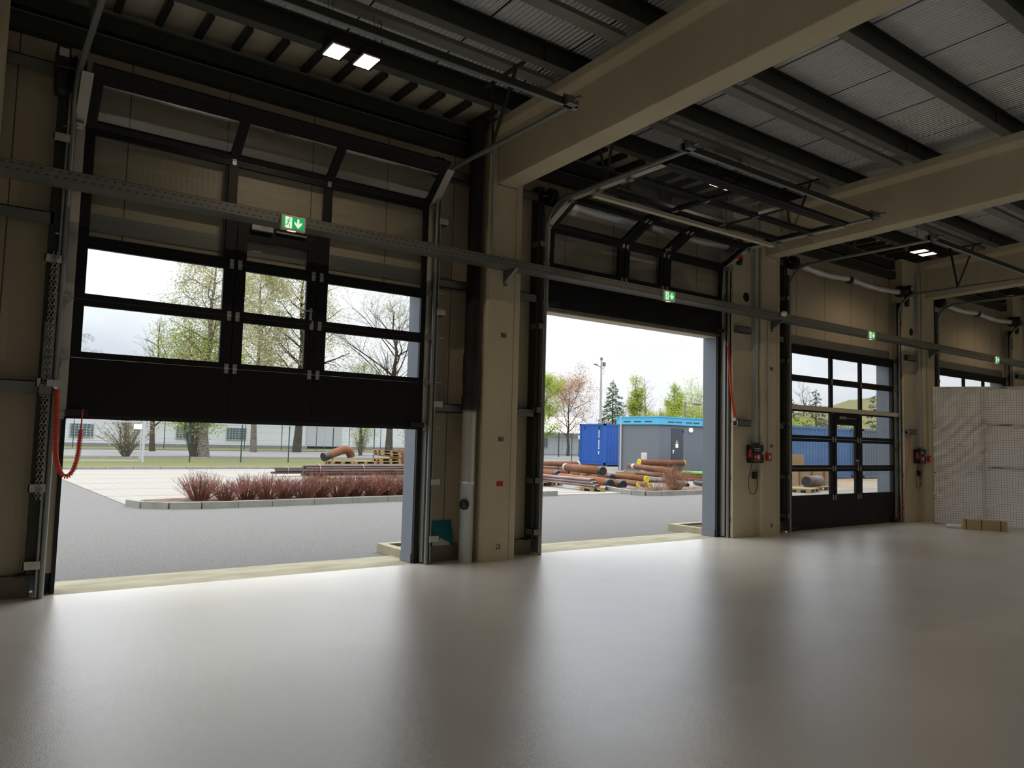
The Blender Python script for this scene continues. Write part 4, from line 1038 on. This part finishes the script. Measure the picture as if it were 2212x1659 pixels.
# house with white roof
root = thing('low_house', (44, 55, 0), 'low house with a white roof left of the blue container', 'house')
b = MB(); b.box(34, 52, 55, 62, 0, 2.5); b.build('wall', M['render'], root)
b = MB(); b.prism([(54.3,2.45),(58.5,4.3),(62.7,2.45),(62.7,2.35),(58.5,4.15),(54.3,2.35)], 0, 33.5, 52.5); b.build('roof', M['white'], root)
for x in (42.4, 44.2):
    f = MB(); f.box(x, x+1.1, 54.93, 55, .7, 2.0); g = f.build('window', M['gatewhite'], root); f = MB(); f.box(x+.1, x+1.0, 54.91, 54.93, .8, 1.9); f.build('pane', M['darkwin'], g)
f = MB(); f.box(43.6, 43.75, 54.4, 54.55, 0, 2.4); f.build('porch_post', M['rust'], root)

# ---- blue containers
def corrugated(b, x0, x1, y0, y1, z0, z1, n, ax, dep):
    # one corrugated face: ax 'x' means it runs along x at y0 facing -y; 'y' runs along y at x0 facing -x
    a0, a1 = (x0, x1) if ax == 'x' else (y0, y1); w = (a1-a0)/n
    prof = []
    for i in range(n):
        t = a0+w*i; prof += [(t, 0), (t+w*.35, 0), (t+w*.5, dep), (t+w*.85, dep)]
    prof.append((a1, 0))
    for (p, d), (q, e) in zip(prof, prof[1:]):
        if ax == 'x': b.quad((p, y0+d, z0), (q, y0+e, z0), (q, y0+e, z1), (p, y0+d, z1))
        else: b.quad((x0+d, p, z0), (x0+e, q, z0), (x0+e, q, z1), (x0+d, p, z1))
def container(x0, x1, y0, y1, z0, z1, m, lab, nx, ny, marks=True):
    r = thing('shipping_container', (x0, y0, z0), lab, 'container', 'shipping containers')
    b = MB(); b.box(x0+.06, x1-.06, y0+.06, y1-.06, z0+.1, z1-.02)
    corrugated(b, x0+.1, x1-.1, y0+.015, y1, z0+.16, z1-.12, nx, 'x', .036); corrugated(b, x0+.015, x1, y0+.1, y1-.1, z0+.16, z1-.12, ny, 'y', .036)
    b.build('corrugated_walls', m, r, fix=False)
    b = MB()
    for x in (x0, x1-.12):
        for y in (y0, y1-.12): b.box(x, x+.12, y, y+.12, z0, z1)
    for z in (z0+.02, z1-.12):
        b.box(x0, x1, y0, y0+.1, z, z+.12); b.box(x0, x1, y1-.1, y1, z, z+.12); b.box(x0, x0+.1, y0, y1, z, z+.12); b.box(x1-.1, x1, y0, y1, z, z+.12)
    b.build('corner_frame', m, r)
    if marks:
        b = MB(); z = z1-.42; R = random.Random(3)
        for i in range(15):
            hgt = .075
            if i not in (5, 12): b.box(x0-.002, x0+.012, y0+.50, y0+.58, z-hgt, z)
            if i not in (5, 12): b.m = 0
            z -= .105
        b.build('vertical_lettering', M['white'], r)
        b = MB()
        for y in (y0+.55, y0+1.95): b.box(x0-.012, x0+.01, y-.04, y+.04, z1-.38, z1-.14)
        b.build('latch', M['steel_dark'], r)
        b = MB()
        for x in (x0+.1, x1-.4): b.box(x, x+.3, y0+.1, y1-.1, -.0, z0+.02)
        b.build('bearer', M['wood'], r)
    return r
container(27.75, 33.8, 27.4, 29.84, .08, 2.75, M['blue'], 'blue shipping container beside the grey station', 22, 9)
container(26.2, 32.25, 13.25, 15.7, .03, 2.62, M['blue_pale'], 'faded blue container seen through the left and middle columns of the closed door', 22, 9, False)
container(32.7, 38.7, 12.9, 15.3, .03, 2.62, M['blue_grey'], 'blue grey container seen through the right column of the closed door', 22, 9, False)

# ---- grey transformer station
x0, x1, y0, y1 = 24.7, 31.2, 19.9, 23.0
root = thing('transformer_station', (x0, y0, 0), 'grey concrete transformer station with turquoise roof edge', 'station')
b = MB(); b.box(x0, x1, y0, y1, 0, 2.62); b.box(x0+.30, x0+.304, y0-.003, y0, 0, 2.62); b.build('body', M['stationgrey'], root, bevel=.02)
b = MB(); b.box(x0-.09, x1+.09, y0-.09, y1+.09, 2.60, 3.02); b.box(x0-.12, x1+.12, y0-.12, y1+.12, 2.98, 3.05); o = b.build('roof_edge', M['turq'], root)
b = MB()
for i in range(3):
    for q in (0, 1): b.box(x0+.6+1.45*i+.62*q, x0+1.12+1.45*i+.62*q, y0-.094, y0-.088, 2.72, 2.79)
for q in (0, 1, 2): b.box(x0-.094, x0-.088, y0+.45+.8*q, y0+1.0+.8*q, 2.72, 2.79)
b.build('vent_slots', M['stationdoor'], o)
b = MB(); b.box(x0+.98, x0+1.92, y0-.03, y0, .16, 2.42); d = b.build('door', M['stationdoor'], root)
b = MB(); b.add([(x0+1.30,y0-.034,1.62),(x0+1.50,y0-.034,1.62),(x0+1.40,y0-.034,1.82)], [(0,1,2)]); b.build('warning_triangle', M['yellow'], d)
b = MB(); b.add([(x0+1.397,y0-.036,1.66),(x0+1.414,y0-.036,1.72),(x0+1.40,y0-.036,1.725),(x0+1.41,y0-.036,1.78),(x0+1.388,y0-.036,1.71),(x0+1.402,y0-.036,1.705)], [(0,1,2,3,4,5)]); b.build('lightning_mark', M['rubber'], d)
b = MB(); b.box(x0+1.29, x0+1.51, y0-.034, y0-.03, 1.36, 1.58); b.build('notice', M['white'], d)
b = MB(); b.box(x0+1.06, x0+1.12, y0-.06, y0-.03, 1.05, 1.24); b.tube([(x0+1.09,y0-.05,1.2),(x0+1.17,y0-.08,1.22)], .014, 6); b.build('handle', M['white'], d)
b = MB()
for z in (.35, 2.2): b.box(x0+1.86, x0+1.93, y0-.045, y0-.03, z, z+.14)
b.build('hinge', M['rubber'], d)
b = MB(); b.lathe((x0+2.55, y0, 2.36), (0,-1,0), [(0,.13),(.07,.13),(.10,.10),(.10,0)], 20); b.build('round_lamp', M['signwhite'], root)
b = MB(); b.tube([(x0-.09, y1-.28, 0), (x0-.09, y1-.28, 3.02)], .05, 12); b.build('downpipe', M['gatewhite'], root)
b = MB(); b.lathe((23.9, 20.2, 0), (0,0,1), [(0,.16),(1.02,.16),(1.06,.14),(1.06,0)], 18); tag(b.build('bollard', M['whitecap'], origin=(23.9, 20.2, 0)), 'short pale round bollard in front of the grey station', 'bollard')
# masts
root = thing('light_mast', (33.1, 33.6, 0), 'tall grey mast with small floodlights behind the blue container', 'mast')
b = MB(); b.tube([(33.1,33.6,0),(33.1,33.6,4),(33.1,33.6,7.75)], [.10,.09,.065], 10); b.build('pole', M['galv'], root)
b = MB(); b.bar((32.55,33.6,7.35), (33.1,33.6,7.2), .05, .05); b.box(32.4,32.62,33.5,33.7,7.33,7.43); b.tube(smooth_curve([(33.1,33.6,7.2),(33.35,33.6,7.1),(33.4,33.6,7.5),(33.2,33.6,7.6)],5), .015, 5); b.box(33.3,33.46,33.5,33.7,7.3,7.6); b.box(33.03,33.17,33.53,33.67,7.75,7.95); b.tube(smooth_curve([(33.12,33.55,7.2),(33.35,33.55,6.9),(33.3,33.55,6.7),(33.12,33.55,6.65)],5), .012, 5); b.build('fittings', M['galv_dark'], root)
root = thing('street_lamp', (38.9, 30.4, 0), 'grey street lamp behind the grey station', 'street lamp')
b = MB(); b.tube([(38.9,30.4,0),(38.9,30.4,4.8)], .06, 10); b.tube([(38.9,30.4,4.72),(39.5,30.1,4.72)], .035, 8); b.tube([(38.9,30.4,4.4),(39.25,30.23,4.4)], .02, 6); b.build('pole', M['galv_dark'], root)
b = MB(); b.lathe((39.4,30.15,4.70), (.88,-.46,-.06), [(0,.02),(.05,.07),(.35,.10),(.75,.05),(.85,0)], 12); b.build('lamp_head', M['galv_dark'], root)

# ---- pallets, elbow, bundles left of the jamb
def pallet_mesh():
    b = MB()
    for i in range(5): y = -.4+.1625*i; b.box(-.6, .6, y, y+.15, .122, .144)
    for x in (-.6, -.0725, .455): b.box(x, x+.145, -.4, .4, .10, .122)
    for y in (-.4, -.0725, .255):
        b.box(-.6, .6, y, y+.145, 0, .022)
        for x in (-.6, -.0725, .455): b.box(x, x+.145, y, y+.145, .022, .10)
    return b
pal = None
def pallet(x, y, z, rz, lab, tilt=0):
    global pal
    if pal is None: o = pal = pallet_mesh().build('pallet', M['wood'])
    else: o = pal.copy(); COL.objects.link(o)
    o.location = (x, y, z); o.rotation_euler = (0, tilt, rz); return tag(o, lab, 'pallet', 'wooden pallets')
for j in range(2):
    pallet(9.45, 26.9, .02+.146*j, 0, 'wooden pallet under the rusty pipe elbow, left side, %s' % ('lower' if j == 0 else 'upper'))
    pallet(10.68, 26.9, .02+.146*j, 0, 'wooden pallet right of the elbow, before the tall stack, %s' % ('lower' if j == 0 else 'upper'))
pallet(10.35, 27.8, .02, .1, 'wooden pallet on the grass behind the elbow')
for j in range(5): pallet(12.0+.03*(j % 2), 26.8+.02*j, .02+.146*j+(.10 if j > 2 else 0), .05*j, 'wooden pallet in the tall stack right of the elbow, %s from the bottom' % ORD[j], .10 if j > 2 else 0)
r = thing('pipe_elbow', (9.2, 26.9, .32), 'rusty pipe elbow with a black wrapped end lying on the pallets', 'pipe elbow')
b = MB(); pts = smooth_curve([(8.55,26.6,.47),(9.15,26.8,.66),(9.65,26.95,.80),(9.95,27.05,.78),(10.10,27.1,.62),(10.15,27.12,.46)], 6); b.tube([p+Vector((0,0,.05)) for p in pts], .205, 18); b.build('pipe', M['rust'], r)
b = MB(); b.tube([(8.48,26.57,.50),(8.74,26.66,.585)], .218, 18); b.build('black_wrapping', M['blackwrap'], r)
r = thing('steel_box', (13.0, 27, .02), 'brown steel box section standing right of the pallets', 'steel box')
b = MB(); b.box(12.75, 13.35, 26.7, 27.3, .02, .78); b.m = 0; b.build('box', M['rust'], r)
b = MB(); b.box(12.70, 13.9, 27.3, 27.9, .02, .86); tag(b.build('steel_plate_stack', M['rust_orange'], origin=(13.2, 27.5, .02)), 'orange rusty plates behind the brown steel box', 'plates')
def rodbundle(x0, x1, y, z, r, lab, k=19, rr=.045):
    root = thing('steel_bundle', (x0, y, z-r), lab, 'steel bundle', 'bundles of steel')
    b = MB(); R = random.Random(int(x0*10)); n = 0
    rows = int(2*r/(rr*1.75))
    for j in range(rows):
        zz = -r+rr+j*rr*1.75; half = math.sqrt(max(0, r*r-zz*zz)); m = max(1, int(2*half*1.3/(2*rr)))
        for i in range(m):
            yy = (i-(m-1)/2)*2*rr; e = R.uniform(-.12, .12); b.tube([(x0+e, y+yy, z+zz), (x1+e, y+yy, z+zz)], rr, 7)
    b.build('rods', M['bundle'], root)
    for x in (x0+.5, x0+2.2, x0+4.1):
        if x < x1:
            b = MB(); b.tube([(x, y+math.cos(a/12*6.283)*r*1.36, z+math.sin(a/12*6.283)*(r+.012)) for a in range(13)], .010, 4); b.build('strap', M['galv'], root)
rodbundle(4.35, 11.2, 18.1, .31, .215, 'thick strapped bundle of brown steel rods behind the red shrubs')
rodbundle(3.75, 11.0, 19.6, .215, .12, 'thinner bundle of brown steel rods behind the thick bundle')
for i, (x, l) in enumerate(((5.0, 'left'), (7.9, 'right'))):
    b = MB(); b.box(x, x+.12, 17.5, 20.1, -.004, .09); tag(b.build('timber_bearer', M['wood'], origin=(x, 18.8, 0)), 'timber bearer under the %s part of the steel bundles' % l, 'bearer', 'timber bearers')

# ---- pipes in the yard, seen through the open doorway
def pipe(lab, R_, L_, r, m, endR=None, endL=None, wall=.14, cat='pipe'):
    R_, L_ = Vector(R_), Vector(L_); d = (R_-L_).normalized(); ln = (R_-L_).length
    root = thing('steel_pipe', (L_.x, L_.y, max(0, L_.z-r)), lab, cat, 'pipes in the yard')
    b = MB(); ri = r*(1-wall)
    b.lathe(L_, d, [(0, ri), (0, r), (ln, r), (ln, ri), (ln-min(.5, ln*.4), ri)], 20); b.m = 1; b.disc(L_+d*(ln-min(.5, ln*.4)), d, ri, 20); b.disc(L_+d*.02, d, ri, 20)
    b.build('pipe_body', [m, M['rubber']], root)
    for e, p, s in ((endR, R_, 1), (endL, L_, -1)):
        if not e: continue
        b = MB()
        if e == 'black': b.lathe(p-d*s*.22, d*s, [(0, r*1.02), (.02, r*1.07), (.22, r*1.05), (.235, r*.9), (.21, r*.5), (.22, 0)], 20); b.build('black_wrapping', M['blackwrap'], root)
        elif e == 'yellow': b.lathe(p-d*s*.03, d*s, [(0, r*1.08), (.05, r*1.10), (.055, r*.95), (.045, r*.8), (.05, 0)], 20); b.build('yellow_cap', M['yellow'], root)
        elif e == 'white': b.lathe(p-d*s*.16, d*s, [(0, r*1.0), (.005, r*1.03), (.16, r*1.03), (.165, r*.9)], 20); b.build('white_band', M['whitecap'], root)
    return root
pipe('large brown pipe lying furthest left before the blue container, white band at its end', (25.2,27.0,.175), (21.2,26.8,.175), .173, M['rust'], 'white')
for i in range(3): pipe('thin brown pipe left of the large banded pipe, %s of three' % ('nearest','middle','furthest')[i], (20.6-.12*i, 22.7+.2*i, .10), (20.5-.12*i, 26.2+.2*i, .10), .075, M['bundle'])
pipe('orange brown pipe behind the black wrapped pipe at the left', (17.4,18.73,.12), (16.6,21.5,.12), .119, M['rust'])
pipe('orange pipe with a black wrapped end at the left side of the doorway', (14.76,16.36,.16), (14.6,20.5,.16), .157, M['rust_orange'], 'black')
pipe('big brown pipe lying on top, white banded at one end, black wrapped at the other', (14.63,13.47,.46), (15.35,16.6,.46), .165, M['rust'], 'black', 'white')
pipe('brown pipe whose black wrapped end shows just right of the upper big pipe', (15.35,13.7,.16), (16.1,16.9,.16), .158, M['rust'], 'black')
pipe('long orange pipe in front with a black wrapped end', (12.25,10.55,.165), (13.4,14.6,.165), .165, M['rust_orange'], 'black')
pipe('short brown pipe with black wrapped end beside the long orange pipe', (12.86,10.55,.145), (13.85,13.4,.145), .143, M['rust'], 'black')
pipe('brown pipe with a yellow cap right of the black wrapped ends', (15.45,11.93,.22), (16.05,15.2,.22), .114, M['rust'], 'yellow')
pipe('upper brown pipe with yellow caps before the grey station', (26.0,19.3,.55), (23.2,19.9,.55), .163, M['rust'], 'yellow', 'yellow')
pipe('long brown pipe with a white label patch and dark open end', (18.66,13.38,.42), (21.51,18.91,.42), .13, M['rust'])
pipe('slim brown pipe below the long labelled pipe', (19.04,13.56,.16), (20.5,18.2,.16), .085, M['rust'], None, 'yellow')
pipe('green coated pipe at the right edge of the doorway', (21.6,12.9,.30), (20.75,14.8,.30), .085, M['greenpipe'])
pipe('brown pipe under the green coated pipe', (21.8,12.7,.12), (20.6,15.0,.12), .10, M['rust'], None, 'yellow')
pipe('slim brown pipe behind the green coated pipe', (24.4,14.9,.11), (23.0,17.6,.11), .10, M['rust_orange'])
pipe('small pipe with yellow cap, leftmost of the three by the kerb', (14.05,11.0,.09), (14.75,13.0,.09), .07, M['rust'], 'yellow')
pipe('small pipe with yellow cap, middle of the three by the kerb', (14.75,11.4,.09), (15.4,13.2,.09), .07, M['rust'], 'yellow')
pipe('small pipe with yellow cap, rightmost of the three by the kerb', (14.17,10.55,.09), (15.0,12.2,.09), .08, M['rust'], 'yellow')
pipe('short dark capped pipe right of the dry shrub', (15.95,10.35,.09), (16.6,11.9,.09), .07, M['bundle'], 'black')
pipe('thin brown pipe right of the dry shrub', (20.2,12.6,.065), (19.6,14.7,.065), .061, M['rust'])
pipe('thin brown pipe behind the dry shrub', (17.7,12.4,.08), (16.7,13.4,.08), .075, M['bundle'], None, 'yellow')
pipe('dark wrapped pipe at the right edge near the kerb', (17.0,10.2,.10), (17.6,11.4,.10), .09, M['blackwrap'])
b = MB(); d = (Vector((18.66,13.38,.42))-Vector((21.51,18.91,.42))).normalized(); c = Vector((21.51,18.91,.42))+d*.6
b.lathe(c, d, [(0,.131),(.01,.1335),(.35,.1335),(.36,.131)], 20); tag(b.build('label_wrap', M['trunk_grey'], origin=c), 'white label patch round the long brown pipe', 'label')
# bundle of thin steel pipes on pallets in front
pallet(11.25, 10.3, GZ, .75, 'wooden pallet under the near end of the thin grey pipes')
pallet(11.05, 12.7, -.002, .2, 'wooden pallet under the far end of the thin grey pipes')
for j in range(3):
    for i in range(3):
        x = .095*i; z = .17+.09*j
        pipe('thin grey pipe on the near pallet, %s layer, %s' % (('bottom','middle','top')[j], ('left','centre','right')[i]), (10.86+x, 9.75+.12*j+.03*i, z), (11.02+x, 14.2, z), .045, M['steelpipe'])
for i, (x, y, lab) in enumerate(((14.3,14.6,'under the big upper pipe'),(17.9,16.0,'under the long labelled pipe, far end'),(19.2,14.4,'under the long labelled pipe, near end'),(24.3,19.6,'under the yellow capped pipe before the station'))):
    b = MB(); b.box(x-.1 if i else x+.2, x+1.0, y-.06, y+.06, 0, (.29, .28, .28, .38)[i])
    tag(b.build('timber_bearer', M['wood'], origin=(x, y, 0)), 'timber bearer '+lab, 'bearer', 'timber bearers')

# ---- scrap seen through the closed door
pipe('short thick grey brown pipe lying on a pallet, left pane of the closed door', (20.6,7.95,.34), (19.35,7.7,.34), .20, M['bundle'], None, None)
pallet(20.0, 7.9, -.002, .1, 'wooden pallet under the short thick pipe')
pallet(18.6, 7.35, -.002, .3, 'wooden pallet left of the short thick pipe')
r = thing('wooden_crate', (23.0, 9.9, 0), 'long brown wooden crate behind the short thick pipe', 'crate')
b = MB(); b.box(21.6, 24.4, 9.5, 10.3, 0, .78); b.build('crate_body', M['wood'], r)
b = MB()
for x in (21.6, 22.5, 23.4, 24.3): b.box(x, x+.08, 9.47, 9.5, 0, .8)
b.build('battens', M['rust'], r)
b = MB(); b.box(22.0, 23.4, 10.4, 11.3, 0, 1.25); tag(b.build('timber_stack', M['wood'], origin=(22.6, 10.8, 0)), 'pale stack of timber behind the crate', 'timber')
